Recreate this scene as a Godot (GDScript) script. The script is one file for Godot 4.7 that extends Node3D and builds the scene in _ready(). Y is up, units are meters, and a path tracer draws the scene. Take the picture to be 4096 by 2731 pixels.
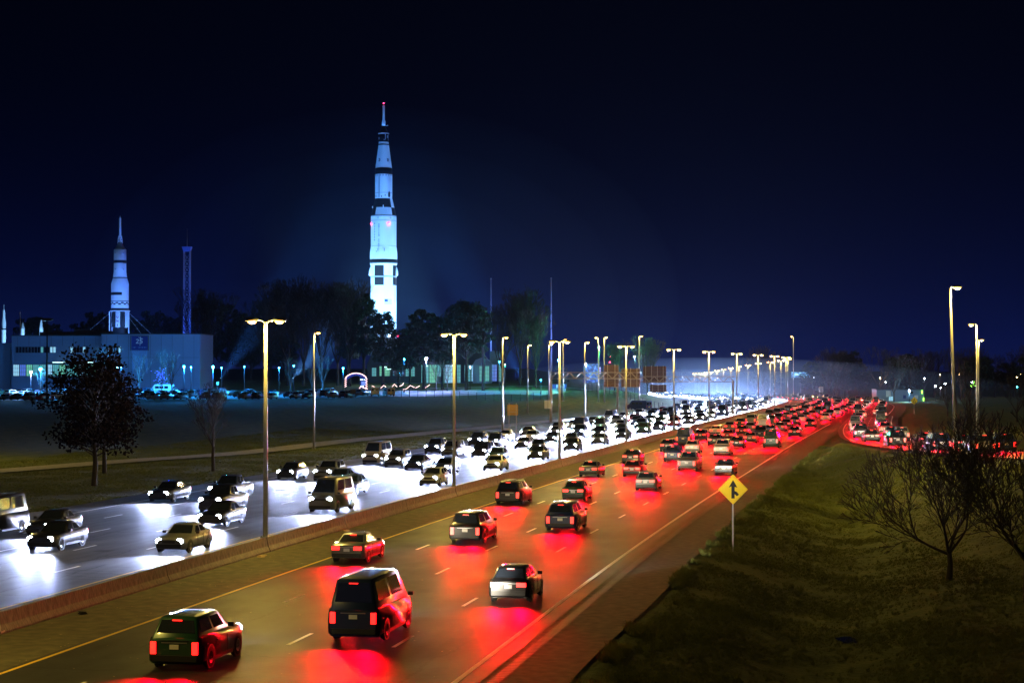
extends Node3D
# Night view from an overpass: a freeway with queued traffic, double street lamps on the median barrier, a rocket park behind.

const HC := 10.33                     # camera height over the road
var rng := RandomNumberGenerator.new()
var M := {}                           # materials
var used_labels := {}

# ---------------------------------------------------------------- road path (d = metres ahead, X = metres right)
const PD := [-120.0, -40.5, 8.4, 62.3, 106.3, 150.3, 194.4, 262.9, 285.0, 330.0, 374.0, 419.0, 463.0, 508.0, 552.0, 597.0, 641.0, 686.0, 775.0, 865.0, 953.0, 1044.0, 1150.0, 1500.0, 2000.0, 5000.0]
const PX := [-57.0, -42.0, -32.4, -22.1, -13.7, -4.7, 4.7, 19.4, 24.4, 34.4, 44.4, 54.5, 64.2, 73.5, 80.4, 84.9, 87.7, 89.6, 93.3, 97.2, 100.8, 104.5, 107.2, 110.0, 112.0, 120.0]
const ZD := [0.0, 480.0, 552.0, 597.0, 641.0, 686.0, 775.0, 865.0, 953.0, 1044.0, 1150.0, 1500.0, 6000.0]
const ZY := [0.0, 0.0, -0.2, -0.6, -1.0, -1.4, -2.4, -3.7, -5.1, -6.4, -6.8, -7.4, -7.4]
var path: Array[Vector2] = []         # every 2 m of s, from s = -110
var path_dir: Array[Vector2] = []
const S0 := -110.0
const DS := 2.0
# the ramp that comes down from the right: d, X, height
const RD := [20.0, 60.0, 120.0, 160.0, 200.0, 240.0, 290.0, 340.0, 396.0]
const RX := [49.0, 46.0, 43.2, 42.6, 43.6, 46.8, 54.6, 64.0, 75.5]
const RY := [7.6, 6.2, 4.1, 2.9, 1.8, 1.05, 0.45, 0.12, 0.0]

func interp(xs: Array, ys: Array, x: float) -> float:
	var n := xs.size()
	if x <= xs[0]: return ys[0]
	if x >= xs[n - 1]: return ys[n - 1]
	var i := 0
	while xs[i + 1] < x: i += 1
	var h: float = xs[i + 1] - xs[i]
	var t: float = (x - xs[i]) / h
	var m0: float = (ys[i + 1] - ys[i]) / h
	var m1: float = m0
	if i > 0: m0 = (ys[i + 1] - ys[i - 1]) / (xs[i + 1] - xs[i - 1])
	if i < n - 2: m1 = (ys[i + 2] - ys[i]) / (xs[i + 2] - xs[i])
	var t2 := t * t
	var t3 := t2 * t
	return (2 * t3 - 3 * t2 + 1) * ys[i] + (t3 - 2 * t2 + t) * h * m0 + (-2 * t3 + 3 * t2) * ys[i + 1] + (t3 - t2) * h * m1

func make_path() -> void:
	var d := 106.3
	var s := 0.0
	# walk back to s = S0
	while s > S0:
		var sl := (interp(PD, PX, d) - interp(PD, PX, d - 0.5)) / 0.5
		var k := 0.5 * sqrt(1 + sl * sl)
		d -= 0.5
		s -= k
	var last := Vector2(interp(PD, PX, d), d)
	path.append(last)
	var acc := 0.0
	while d < 4900.0:
		d += 0.1 if d < 1300.0 else 0.5
		var p := Vector2(interp(PD, PX, d), d)
		acc += (p - last).length()
		last = p
		if acc >= DS:
			path.append(p)
			acc -= DS
	for i in path.size():
		var a := path[maxi(i - 3, 0)]
		var b := path[mini(i + 3, path.size() - 1)]
		path_dir.append((b - a).normalized())

func mid(s: float) -> Vector2:
	var f := clampf((s - S0) / DS, 0, path.size() - 1.001)
	var i := int(f)
	return path[i].lerp(path[i + 1], f - i)

func dirv(s: float) -> Vector2:
	var f := clampf((s - S0) / DS, 0, path.size() - 1.001)
	var i := int(f)
	return path_dir[i].lerp(path_dir[i + 1], f - i).normalized()

func xd(s: float, t: float) -> Vector2:
	var u := dirv(s)
	return mid(s) + Vector2(u.y, -u.x) * t

func zroad(s: float) -> float:
	return interp(ZD, ZY, mid(s).y)

func P(s: float, t: float, h := 0.0) -> Vector3:
	var q := xd(s, t)
	return Vector3(q.x, zroad(s) + h, -q.y)

func yaw(s: float) -> float:          # rotation.y that turns -Z along the road
	var u := dirv(s)
	return -atan2(u.x, u.y)

func proj(q: Vector2) -> Vector2:     # (X, d) -> (s, t)
	var s := q.y - 106.3
	for k in 6:
		s += (q - mid(s)).dot(dirv(s))
	var u := dirv(s)
	return Vector2(s, (q - mid(s)).dot(Vector2(u.y, -u.x)))

func sm(a: float, b: float, x: float) -> float:
	return smoothstep(a, b, x)

func right_edge(s: float) -> float:
	return 24.0 + 7.6 * sm(250, 300, s)

func left_hill(d: float) -> float:
	return 2.2 + 0.7 * sm(430, 510, d) + 2.0 * sm(510, 640, d)

func gst(s: float, t: float) -> float:   # height of the bare ground
	var q := xd(s, t)
	var zr := zroad(s)
	var y := zr
	if t < -25.6:
		var a := 60.0 - 28.0 * sm(90, 260, s)
		var k := sm(a, a + 70.0 - 25.0 * sm(200, 400, s), -t)
		y = lerpf(zr, left_hill(q.y), k)
		var mound := 3.75 * exp(-pow((s - 405.0) / (85.0 if s < 405.0 else 48.0), 2.0)) * exp(-pow((t + 47.0) / 17.0, 2.0))
		y = maxf(y, zr + (mound + (y - zr) * 0.55) * sm(25.6, 36, -t))
		y += 0.16 * sin(q.x * 0.11 + 1.3) * sin(q.y * 0.09) * sm(30, 50, -t)
	elif t > right_edge(s):
		var e := t - right_edge(s)
		var ditch := -1.35 * exp(-pow((e - 7.6) / 4.6, 2.0)) * (1.0 - sm(70, 165, s)) - 0.3 * (1.0 - sm(70, 165, s)) * sm(0, 7, e)
		y = zr + ditch - 0.1 * sm(0, 5, e)
		y += 0.5 * sm(40, 140, e) + 0.12 * sin(q.x * 0.35) * sin(q.y * 0.21) * sm(2, 8, e)
		if q.y < 400.0:
			var rx := interp(RD, RX, q.y)
			var w := 1.0 - sm(5.3, 17.0, absf(q.x - rx))
			var cut := sm(0.0, 3.5, e)
			y = lerpf(y, interp(RD, RY, q.y) - 0.1, w * cut)
	y -= 0.1
	if s > 1000.0: y = lerpf(y, maxf(y, -2.0), sm(40, 200, absf(t)))
	return y

func G(X: float, d: float) -> float:
	var st := proj(Vector2(X, d))
	return gst(st.x, st.y)

func at(X: float, d: float, h := 0.0) -> Vector3:
	return Vector3(X, G(X, d) + h, -d)

# ---------------------------------------------------------------- mesh building
class B:
	var st := SurfaceTool.new()
	var uv := false
	func _init(smooth := false):
		st.begin(Mesh.PRIMITIVE_TRIANGLES)
		st.set_smooth_group(0 if smooth else -1)
	func smooth(on: bool) -> B:
		st.set_smooth_group(0 if on else -1)
		return self
	func tri(a: Vector3, b: Vector3, c: Vector3) -> void:      # counter-clockwise from outside
		st.add_vertex(a); st.add_vertex(c); st.add_vertex(b)
	func quad(a: Vector3, b: Vector3, c: Vector3, d: Vector3) -> void:
		tri(a, b, c); tri(a, c, d)
	func uvq(a: Vector3, b: Vector3, c: Vector3, d: Vector3) -> void:  # with texture coordinates, a = lower left
		var p := [a, c, b, a, d, c]
		var q := [Vector2(0, 1), Vector2(1, 0), Vector2(1, 1), Vector2(0, 1), Vector2(0, 0), Vector2(1, 0)]
		for i in 6:
			st.set_uv(q[i]); st.add_vertex(p[i])
	func box(c: Vector3, size: Vector3, bs := Basis()) -> B:
		var x := bs.x * size.x / 2
		var y := bs.y * size.y / 2
		var z := bs.z * size.z / 2
		for f in [[x, y, z], [y, z, x], [z, x, y]]:
			var u: Vector3 = f[0]
			var v: Vector3 = f[1]
			var n: Vector3 = f[2]
			quad(c + n - u - v, c + n + u - v, c + n + u + v, c + n - u + v)
			quad(c - n - v - u, c - n + v - u, c - n + v + u, c - n - v + u)
		return self
	func bar(a: Vector3, b: Vector3, w: float, h := -1.0) -> B:      # square bar between two points
		var z := (b - a)
		var l := z.length()
		if l < 1e-5: return self
		z /= l
		var up := Vector3.UP if absf(z.y) < 0.95 else Vector3.RIGHT
		var x := up.cross(z).normalized()
		var y := z.cross(x)
		return box((a + b) / 2, Vector3(w, w if h < 0 else h, l), Basis(x, y, z))
	func tube(pts: Array, radii: Array, n := 6, cap := true) -> B:
		var rings := []
		var u := Vector3.ZERO
		for i in pts.size():
			var w: Vector3 = ((pts[mini(i + 1, pts.size() - 1)] as Vector3) - (pts[maxi(i - 1, 0)] as Vector3)).normalized()
			if u == Vector3.ZERO:
				u = (Vector3.RIGHT if absf(w.x) < 0.8 else Vector3.BACK)
			u = (u - w * u.dot(w)).normalized()
			var v := w.cross(u)
			var ring := []
			for k in n:
				var a := TAU * k / n
				ring.append((pts[i] as Vector3) + (u * cos(a) + v * sin(a)) * float(radii[i]))
			rings.append(ring)
		for i in rings.size() - 1:
			for k in n:
				var j := (k + 1) % n
				quad(rings[i][k], rings[i][j], rings[i + 1][j], rings[i + 1][k])
		if cap:
			var e := rings.size() - 1
			for k in range(1, n - 1):
				tri(rings[0][0], rings[0][k + 1], rings[0][k])
				tri(rings[e][0], rings[e][k], rings[e][k + 1])
		return self
	func lathe(prof: Array, n := 24, a0 := 0.0, a1 := TAU, o := Vector3.ZERO) -> B:   # prof: Vector2(r, y) upwards; angle 0 faces +Z, positive to +X
		for i in prof.size() - 1:
			var p: Vector2 = prof[i]
			var q: Vector2 = prof[i + 1]
			for k in n:
				var a := lerpf(a0, a1, float(k) / n)
				var b := lerpf(a0, a1, float(k + 1) / n)
				var A := o + Vector3(p.x * sin(a), p.y, p.x * cos(a))
				var Bb := o + Vector3(p.x * sin(b), p.y, p.x * cos(b))
				var C := o + Vector3(q.x * sin(b), q.y, q.x * cos(b))
				var D := o + Vector3(q.x * sin(a), q.y, q.x * cos(a))
				if p.x < 1e-4: tri(A, C, D)
				elif q.x < 1e-4: tri(A, Bb, C)
				else: quad(A, Bb, C, D)
		return self
	func prism(poly: PackedVector2Array, z0: float, z1: float) -> B:   # polygon in x, y pushed along z; z1 > z0, front at z1
		var pl := poly
		if Geometry2D.is_polygon_clockwise(pl): pl.reverse()
		var ix := Geometry2D.triangulate_polygon(pl)
		for i in range(0, ix.size(), 3):
			var a := pl[ix[i]]
			var b := pl[ix[i + 1]]
			var c := pl[ix[i + 2]]
			if (b - a).cross(c - a) < 0:
				var t := b
				b = c
				c = t
			tri(Vector3(a.x, a.y, z1), Vector3(b.x, b.y, z1), Vector3(c.x, c.y, z1))
			tri(Vector3(a.x, a.y, z0), Vector3(c.x, c.y, z0), Vector3(b.x, b.y, z0))
		for i in pl.size():
			var a := pl[i]
			var b := pl[(i + 1) % pl.size()]
			quad(Vector3(a.x, a.y, z0), Vector3(b.x, b.y, z0), Vector3(b.x, b.y, z1), Vector3(a.x, a.y, z1))
		return self
	func quad_at(p: Vector3, s: float, a: float) -> void:
		var x := Vector3(cos(a), 0, sin(a)) * s
		var z := Vector3(-sin(a), 0, cos(a)) * s * 0.6
		quad(p - x + z, p + x + z, p + x - z, p - x - z)
	func quad_frustum(r0: float, r1: float, y0: float, y1: float) -> B:
		var p := []
		for q in [[r0, y0], [r1, y1]]:
			p.append([Vector3(-q[0], q[1], q[0]), Vector3(q[0], q[1], q[0]), Vector3(q[0], q[1], -q[0]), Vector3(-q[0], q[1], -q[0])])
		for k in 4:
			var j := (k + 1) % 4
			quad(p[0][k], p[0][j], p[1][j], p[1][k])
		quad(p[1][0], p[1][1], p[1][2], p[1][3])
		quad(p[0][3], p[0][2], p[0][1], p[0][0])
		return self
	func done() -> ArrayMesh:
		st.generate_normals()
		return st.commit()

func obj(called: String, m, mat: Material, parent: Node = self) -> MeshInstance3D:
	var o := MeshInstance3D.new()
	o.name = called
	o.mesh = m.done() if m is B else m
	o.material_override = mat
	parent.add_child(o, true)
	return o

func tag(o: Node, label: String, category: String, group := "") -> Node:
	var l := label
	if used_labels.has(l) and group == "": push_warning("label repeats: " + l)
	used_labels[l] = true
	o.set_meta("label", l)
	o.set_meta("category", category)
	if group: o.set_meta("group", group)
	return o

func thing(called: String, label: String, category: String, pos := Vector3.ZERO, turn := 0.0, group := "") -> Node3D:
	var o := Node3D.new()
	o.name = called
	add_child(o, true)
	o.position = pos
	o.rotation.y = turn
	if label: tag(o, label, category, group)
	return o

func struct(called: String, m, mat: Material, parent: Node = self) -> MeshInstance3D:
	var o := obj(called, m, mat, parent)
	if parent == self: o.set_meta("kind", "structure")
	return o

func copy_of(o: Node3D, label: String, group := "") -> Node3D:
	var c: Node3D = o.duplicate()
	c.name = o.name
	add_child(c, true)
	used_labels[label] = true
	c.set_meta("label", label)
	if group: c.set_meta("group", group)
	return c

func omni(parent: Node, pos: Vector3, col: Color, e: float, size := 0.1) -> void:
	var l := OmniLight3D.new()
	l.name = "lamp_light"
	l.light_color = col
	l.light_energy = e
	l.light_size = size
	l.omni_range = 120.0
	l.omni_attenuation = 2.0
	l.shadow_enabled = true
	l.position = pos
	parent.add_child(l, true)

func spot(parent: Node, pos: Vector3, to: Vector3, col: Color, e: float, angle: float, size := 0.1) -> void:
	var l := SpotLight3D.new()
	l.name = "lamp_light"
	l.light_color = col
	l.light_energy = e
	l.light_size = size
	l.spot_range = 250.0
	l.spot_attenuation = 2.0
	l.spot_angle = angle
	l.spot_angle_attenuation = 1.0
	l.shadow_enabled = true
	var z := -(to - pos).normalized()
	var up := Vector3.UP if absf(z.y) < 0.98 else Vector3.RIGHT
	var x := up.cross(z).normalized()
	l.transform = Transform3D(Basis(x, z.cross(x), z), pos)
	parent.add_child(l, true)

func lin(r: float, g: float, b: float) -> Color:
	return Color(r, g, b).linear_to_srgb()

func mat(key: String, c: Color, rough := 0.8, metal := 0.0) -> StandardMaterial3D:
	var m := StandardMaterial3D.new()
	m.resource_name = key
	m.albedo_color = c.linear_to_srgb()
	m.roughness = rough
	m.metallic = metal
	M[key] = m
	return m

func glow(key: String, c: Color, e: float) -> StandardMaterial3D:
	var m := mat(key, Color(0.4, 0.4, 0.4), 0.3)
	m.emission_enabled = true
	m.emission = c.linear_to_srgb()
	m.emission_energy_multiplier = e
	return m

func noise_tex(freq: float, c0: Color, c1: Color, sz := 512, oct := 4, seed_ := 1, kind := FastNoiseLite.TYPE_SIMPLEX_SMOOTH, cmid = null) -> NoiseTexture2D:
	var n := FastNoiseLite.new()
	n.noise_type = kind
	n.frequency = freq
	n.fractal_octaves = oct
	n.seed = seed_
	var t := NoiseTexture2D.new()
	t.width = sz
	t.height = sz
	t.seamless = true
	t.noise = n
	var g := Gradient.new()
	g.set_color(0, c0)
	g.set_color(1, c1)
	if cmid != null: g.add_point(0.5, cmid)
	t.color_ramp = g
	return t

func rough_mat(key: String, c0: Color, c1: Color, size_m: float, rough: float, freq := 0.02, bump := 0.0, seed_ := 1, cmid = null) -> StandardMaterial3D:
	var m := mat(key, Color(1, 1, 1), rough)
	m.albedo_texture = noise_tex(freq, c0.linear_to_srgb(), c1.linear_to_srgb(), 512, 5, seed_, FastNoiseLite.TYPE_SIMPLEX_SMOOTH, null if cmid == null else (cmid as Color).linear_to_srgb())
	m.uv1_triplanar = true
	m.uv1_world_triplanar = true
	m.uv1_scale = Vector3.ONE / size_m
	if bump > 0.0:
		m.heightmap_enabled = true
		m.heightmap_scale = bump
		m.heightmap_texture = noise_tex(0.08, Color.BLACK, Color.WHITE, 512, 5, seed_ + 7)
	return m

func text_mesh(s: String, size: float, depth := 0.01, fontname := "Droid Sans") -> TextMesh:
	var t := TextMesh.new()
	t.text = s
	var f := SystemFont.new()
	f.font_names = PackedStringArray([fontname])
	f.font_weight = 700
	t.font = f
	t.font_size = 32
	t.pixel_size = size / 32.0
	t.depth = depth
	t.curve_step = 4.0
	return t

# ---------------------------------------------------------------- start
func _ready() -> void:
	rng.seed = 4711
	var cam := Camera3D.new()
	cam.name = "camera"
	cam.position = Vector3(0, HC, 0)
	cam.rotation_degrees = Vector3(0.76, 0, 0)
	cam.fov = 20.42
	cam.near = 0.3
	cam.far = 9000.0
	add_child(cam)
	var we := WorldEnvironment.new()
	we.name = "environment"
	var e := Environment.new()
	e.background_mode = Environment.BG_SKY
	var sky := Sky.new()
	var sk := ProceduralSkyMaterial.new()
	sk.sky_top_color = Color8(0, 1, 8)
	sk.sky_horizon_color = Color8(9, 20, 70)
	sk.sky_curve = 0.03
	sk.ground_bottom_color = Color8(1, 2, 6)
	sk.ground_horizon_color = Color8(16, 22, 58)
	sky.sky_material = sk
	e.sky = sky
	e.tonemap_mode = Environment.TONE_MAPPER_LINEAR
	e.tonemap_exposure = 1.0
	e.sdfgi_enabled = true
	e.ssao_enabled = true
	e.ssil_enabled = true
	e.volumetric_fog_enabled = true      # thin night haze that carries the lamps' glow
	e.volumetric_fog_density = 0.000002
	e.volumetric_fog_albedo = Color(0.8, 0.88, 1.0)
	e.volumetric_fog_anisotropy = 0.6
	we.environment = e
	add_child(we)
	make_path()
	materials()
	setting()
	barrier_and_lamps()
	side_lamps()
	rockets()
	buildings()
	road_furniture()
	trees()
	traffic()
	parking()
	small_things()
	mist()

func mist() -> void:
	# night mist over the museum grounds, lit by the floodlights, and a steam plume behind the trees
	for q in [[Vector3(-50, 36, -735), Vector3(230, 150, 120), 0.0002, 4, "ground_mist"], [Vector3(-130, 14, -620), Vector3(300, 50, 240), 0.00008, 2, "ground_mist"], [Vector3(75, -3, -760), Vector3(200, 34, 800), 0.00022, 3, "road_mist"], [Vector3(-80, 44, -640), Vector3(15, 40, 12), 0.0007, 3, "steam_plume"]]:
		for k in int(q[3]):
			var f := FogVolume.new()
			f.name = q[4]
			f.shape = RenderingServer.FOG_VOLUME_SHAPE_ELLIPSOID
			f.size = q[1] * (1.0 - 0.8 * k / q[3])
			f.position = q[0]
			var fm := FogMaterial.new()
			fm.density = q[2]
			fm.albedo = Color(0.72, 0.86, 1.0)
			f.material = fm
			f.set_meta("kind", "stuff")
			f.set_meta("label", "thin lit mist over the museum grounds" if q[4] == "ground_mist" else "thin mist along the far road" if q[4] == "road_mist" else "faint steam plume rising behind the bare trees")
			add_child(f, true)

func materials() -> void:
	rough_mat("grass", Color(0.03, 0.05, 0.005), Color(0.15, 0.135, 0.028), 14.0, 0.95, 0.012, 6.0, 3, Color(0.07, 0.095, 0.013))
	var gb := mat("grass_blade", Color(0.1, 0.12, 0.024), 0.9)
	gb.backlight_enabled = true
	gb.backlight = Color(0.3, 0.3, 0.1)
	rough_mat("asphalt", Color(0.035, 0.034, 0.036), Color(0.075, 0.072, 0.07), 9.0, 0.5, 0.03, 0.4, 11)
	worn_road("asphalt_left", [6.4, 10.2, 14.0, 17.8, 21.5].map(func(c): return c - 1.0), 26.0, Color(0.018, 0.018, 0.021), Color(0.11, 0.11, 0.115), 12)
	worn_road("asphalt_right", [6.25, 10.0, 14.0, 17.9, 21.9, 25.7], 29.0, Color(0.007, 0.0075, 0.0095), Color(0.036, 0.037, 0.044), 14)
	rough_mat("concrete_shoulder", Color(0.045, 0.038, 0.03), Color(0.14, 0.115, 0.09), 7.0, 0.85, 0.02, 0.5, 13)
	rough_mat("lane_concrete", Color(0.2, 0.19, 0.17), Color(0.36, 0.34, 0.3), 9.0, 0.8, 0.02, 0.3, 14)
	rough_mat("shoulder_concrete", Color(0.055, 0.05, 0.028), Color(0.15, 0.128, 0.07), 9.0, 0.8, 0.02, 0.3, 18)
	rough_mat("lot", Color(0.06, 0.06, 0.06), Color(0.13, 0.13, 0.13), 17.0, 0.6, 0.02, 0.0, 15)
	rough_mat("barrier", Color(0.16, 0.15, 0.14), Color(0.42, 0.4, 0.36), 2.6, 0.85, 0.02, 1.0, 16)
	M.barrier.uv1_scale = Vector3(0.55, 0.12, 0.55)
	M.barrier.albedo_texture = noise_tex(0.03, Color(0.12, 0.12, 0.13).linear_to_srgb(), Color(0.5, 0.49, 0.46).linear_to_srgb(), 512, 5, 16, FastNoiseLite.TYPE_SIMPLEX_SMOOTH, Color(0.3, 0.3, 0.29).linear_to_srgb())
	mat("white_paint", Color(0.8, 0.8, 0.79), 0.6)
	mat("yellow_paint", Color(0.7, 0.46, 0.04), 0.6)
	mat("steel", Color(0.42, 0.41, 0.4), 0.42, 0.7)
	mat("galvanised", Color(0.36, 0.35, 0.33), 0.5, 0.35)
	mat("dark_metal", Color(0.03, 0.03, 0.035), 0.5, 0.4)
	mat("head_grey", Color(0.1, 0.1, 0.1), 0.5, 0.5)
	glow("sodium", Color(1.0, 0.42, 0.06), 16.0)
	glow("sodium_far", Color(1.0, 0.42, 0.06), 30.0)
	glow("cyan_lamp", Color(0.03, 0.72, 1.0), 60.0)
	glow("white_lamp", Color(0.78, 0.85, 1.0), 60.0)
	glow("amber_lamp", Color(1.0, 0.62, 0.25), 26.0)
	glow("red_lamp", Color(1.0, 0.02, 0.08), 30.0)
	glow("green_lamp", Color(0.3, 1.0, 0.05), 9.0)
	glow("blue_lamp", Color(0.05, 0.15, 1.0), 5.0)
	mat("rocket_white", Color(0.78, 0.79, 0.8), 0.5)
	mat("rocket_grey", Color(0.5, 0.52, 0.55), 0.35, 0.5)
	mat("rocket_black", Color(0.012, 0.012, 0.014), 0.55)
	mat("letter_red", Color(0.35, 0.03, 0.03), 0.6)
	mat("letter_dark", Color(0.05, 0.05, 0.09), 0.6)
	mat("flag_blue", Color(0.02, 0.04, 0.16), 0.6)
	mat("bark", Color(0.045, 0.035, 0.028), 0.9)
	mat("bark_pale", Color(0.13, 0.115, 0.1), 0.9)
	mat("twig", Color(0.045, 0.036, 0.03), 0.9)
	mat("leaf_brown", Color(0.02, 0.012, 0.01), 0.95).metallic_specular = 0.1
	mat("leaf_dark", Color(0.03, 0.042, 0.022), 0.8)
	mat("wall", Color(0.17, 0.23, 0.33), 0.8)
	mat("wall_pale", Color(0.2, 0.27, 0.38), 0.8)
	mat("roof", Color(0.06, 0.065, 0.075), 0.8)
	mat("frame", Color(0.12, 0.13, 0.14), 0.5, 0.4)
	var dg := mat("glass_dark", Color(0.015, 0.02, 0.03), 0.08)
	dg.metallic_specular = 0.8
	glow("window_pale", Color(0.35, 0.75, 1.0), 0.75)
	glow("window_cyan", Color(0.16, 0.72, 0.68), 0.42)
	glow("window_green", Color(0.2, 0.75, 0.42), 0.6)
	glow("window_blue", Color(0.1, 0.2, 0.9), 0.6)
	glow("window_warm", Color(1.0, 0.6, 0.35), 0.5)
	glow("window_violet", Color(0.45, 0.35, 1.0), 0.9)
	glow("green_sign_lamp", Color(0.1, 0.9, 0.35), 0.5)
	glow("strip_white", Color(0.6, 1.0, 0.95), 4.0)
	glow("string_pink", Color(1.0, 0.55, 0.5), 3.2)
	glow("red_neon_sign", Color(1.0, 0.02, 0.1), 3.5)
	mat("sign_yellow", Color(0.85, 0.6, 0.02), 0.45)
	mat("sign_black", Color(0.01, 0.01, 0.012), 0.5)
	mat("sign_white", Color(0.78, 0.78, 0.78), 0.5)
	mat("sign_green", Color(0.0, 0.12, 0.07), 0.5)
	rough_mat("sign_back", Color(0.1, 0.055, 0.045), Color(0.19, 0.11, 0.085), 4.0, 0.6, 0.02, 0.0, 21)
	mat("sign_back_yellow", Color(0.4, 0.22, 0.05), 0.6)
	mat("gantry_steel", Color(0.42, 0.34, 0.26), 0.55, 0.2)
	mat("banner_blue", Color(0.02, 0.035, 0.22), 0.7)
	mat("banner_pale", Color(0.2, 0.36, 0.6), 0.7)
	mat("puddle", Color(0.02, 0.02, 0.022), 0.03).metallic_specular = 0.7
	mat("board_post", Color(0.08, 0.08, 0.09), 0.7)
	mat("litter", Color(0.5, 0.36, 0.2), 0.8)
	mat("leaf_blue_lit", Color(0.05, 0.05, 0.05), 0.8)
	mat("tyre", Color(0.012, 0.012, 0.012), 0.85)
	mat("rim", Color(0.4, 0.4, 0.42), 0.35, 0.8)
	mat("trim_black", Color(0.012, 0.012, 0.013), 0.5)
	mat("plate", Color(0.6, 0.6, 0.6), 0.5)
	glow("tail_lamp", Color(1.0, 0.002, 0.008), 3.2)
	glow("head_lamp", Color(0.82, 0.9, 1.0), 40.0)
	glow("parked_lamp_glint", Color(0.6, 0.9, 1.0), 0.02)
	var paints := {"black": Color(0.012, 0.012, 0.014), "silver": Color(0.45, 0.46, 0.48), "white": Color(0.75, 0.75, 0.74), "grey": Color(0.13, 0.135, 0.14), "dark blue": Color(0.015, 0.03, 0.1), "red": Color(0.28, 0.015, 0.015), "beige": Color(0.4, 0.34, 0.25), "dark green": Color(0.015, 0.06, 0.035)}
	for k in paints:
		var m := mat("paint " + k, paints[k], 0.35, 0.15)
		m.clearcoat_enabled = true
		m.clearcoat = 0.8
		m.clearcoat_roughness = 0.08

# ---------------------------------------------------------------- ground, roads, markings
func strip(s0: float, s1: float, step: float, ta: Callable, tb: Callable, h: float) -> B:
	var b := B.new(true)
	var n := int(ceil((s1 - s0) / step))
	for i in n:
		var a := lerpf(s0, s1, float(i) / n)
		var c := lerpf(s0, s1, float(i + 1) / n)
		b.quad(P(a, ta.call(a), h), P(a, tb.call(a), h), P(c, tb.call(c), h), P(c, ta.call(c), h))
	return b

func road_sheet(s0: float, s1: float, ta: Callable, tb: Callable, t0: float, width: float, cols := 10) -> ArrayMesh:
	# a carriageway whose texture runs across the lanes (u) and along the road (v, 48 m a repeat)
	var st := SurfaceTool.new()
	st.begin(Mesh.PRIMITIVE_TRIANGLES)
	st.set_smooth_group(0)
	var n := int((s1 - s0) / 6.0)
	for i in n:
		var a := lerpf(s0, s1, float(i) / n)
		var c := lerpf(s0, s1, float(i + 1) / n)
		for j in cols:
			var q := []
			for e in [[a, j], [a, j + 1], [c, j + 1], [c, j]]:
				q.append([e[0], lerpf(ta.call(e[0]), tb.call(e[0]), float(e[1]) / cols)])
			for k in [0, 2, 1, 0, 3, 2]:
				st.set_uv(Vector2((q[k][1] - t0) / width, q[k][0] / 48.0))
				st.add_vertex(P(q[k][0], q[k][1], 0.0))
	st.generate_normals()
	return st.commit()

func worn_road(key: String, lanes: Array, width: float, dark: Color, light: Color, seed_: int) -> void:
	# asphalt with polished tyre tracks, an oil-dark middle, sealed cracks, patches and joints
	var w := 640
	var h := 1024
	var n := FastNoiseLite.new()
	n.seed = seed_
	n.frequency = 0.012
	n.fractal_octaves = 4
	var n2 := FastNoiseLite.new()
	n2.seed = seed_ + 3
	n2.frequency = 0.35
	var across := PackedFloat32Array()
	for x in w:
		var t := float(x) / w * width
		var v := 0.0
		for c in lanes:
			for o in [-0.85, 0.85]: v -= 0.26 * exp(-pow((t - c - o) / 0.34, 2.0))
			v -= 0.34 * exp(-pow((t - c) / 0.28, 2.0))
		across.append(v)
	var im := Image.create(w, h, false, Image.FORMAT_RGB8)
	for y in h:
		var wr := 1.0 - absf(y - h / 2.0) / (h / 2.0)
		for x in w:
			var a := n.get_noise_2d(x * 1.0, y * 0.45)
			var b := n.get_noise_2d(x * 1.0, (y - h) * 0.45)
			var m := lerpf(a, b, float(y) / h) * 0.8
			var f := clampf(0.55 + m * 0.5 + across[x] * (0.8 + 0.4 * m) + n2.get_noise_2d(x, y) * 0.16, 0.0, 1.0)
			im.set_pixel(x, y, dark.lerp(light, f).linear_to_srgb())
	var r := RandomNumberGenerator.new()
	r.seed = seed_
	var sealed := (dark * 0.35).linear_to_srgb()
	for k in 34:
		var x := r.randf() * w
		var y := r.randf() * h
		var along := r.randf() < 0.55
		for i in int(r.randf_range(60, 420)):
			if along:
				y += 1.0; x += r.randf_range(-0.9, 0.9)
			else:
				x += 1.0; y += r.randf_range(-1.1, 1.1)
			for o in 3 if r.randf() < 0.7 else 2: im.set_pixel(posmod(int(x) + (o if along else 0), w), posmod(int(y) + (0 if along else o), h), sealed)
	for k in 7:
		var pw := r.randi_range(20, 60)
		var ph := r.randi_range(20, 90)
		var px := r.randi_range(0, w - pw - 1)
		var py := r.randi_range(0, h - ph - 1)
		var tone := r.randf_range(0.55, 0.85)
		for y in range(py, py + ph):
			for x in range(px, px + pw):
				var c := im.get_pixel(x, y)
				im.set_pixel(x, y, Color(c.r * tone, c.g * tone, c.b * tone))
	var m := mat(key, Color(1, 1, 1), 0.42)
	m.albedo_texture = ImageTexture.create_from_image(im)
	m.roughness_texture = noise_tex(0.03, Color(0.8, 0.8, 0.8), Color(1, 1, 1), 256, 4, seed_ + 9)
	m.roughness = 0.6
	m.metallic_specular = 0.32
	m.heightmap_enabled = true
	m.heightmap_scale = 0.5
	m.heightmap_texture = noise_tex(0.2, Color.BLACK, Color.WHITE, 512, 3, seed_ + 5)

func line_strip(s0: float, s1: float, t: float, w: float, h := 0.008) -> B:
	return strip(s0, s1, 6.0, func(_s): return t - w / 2, func(_s): return t + w / 2, h)

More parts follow.
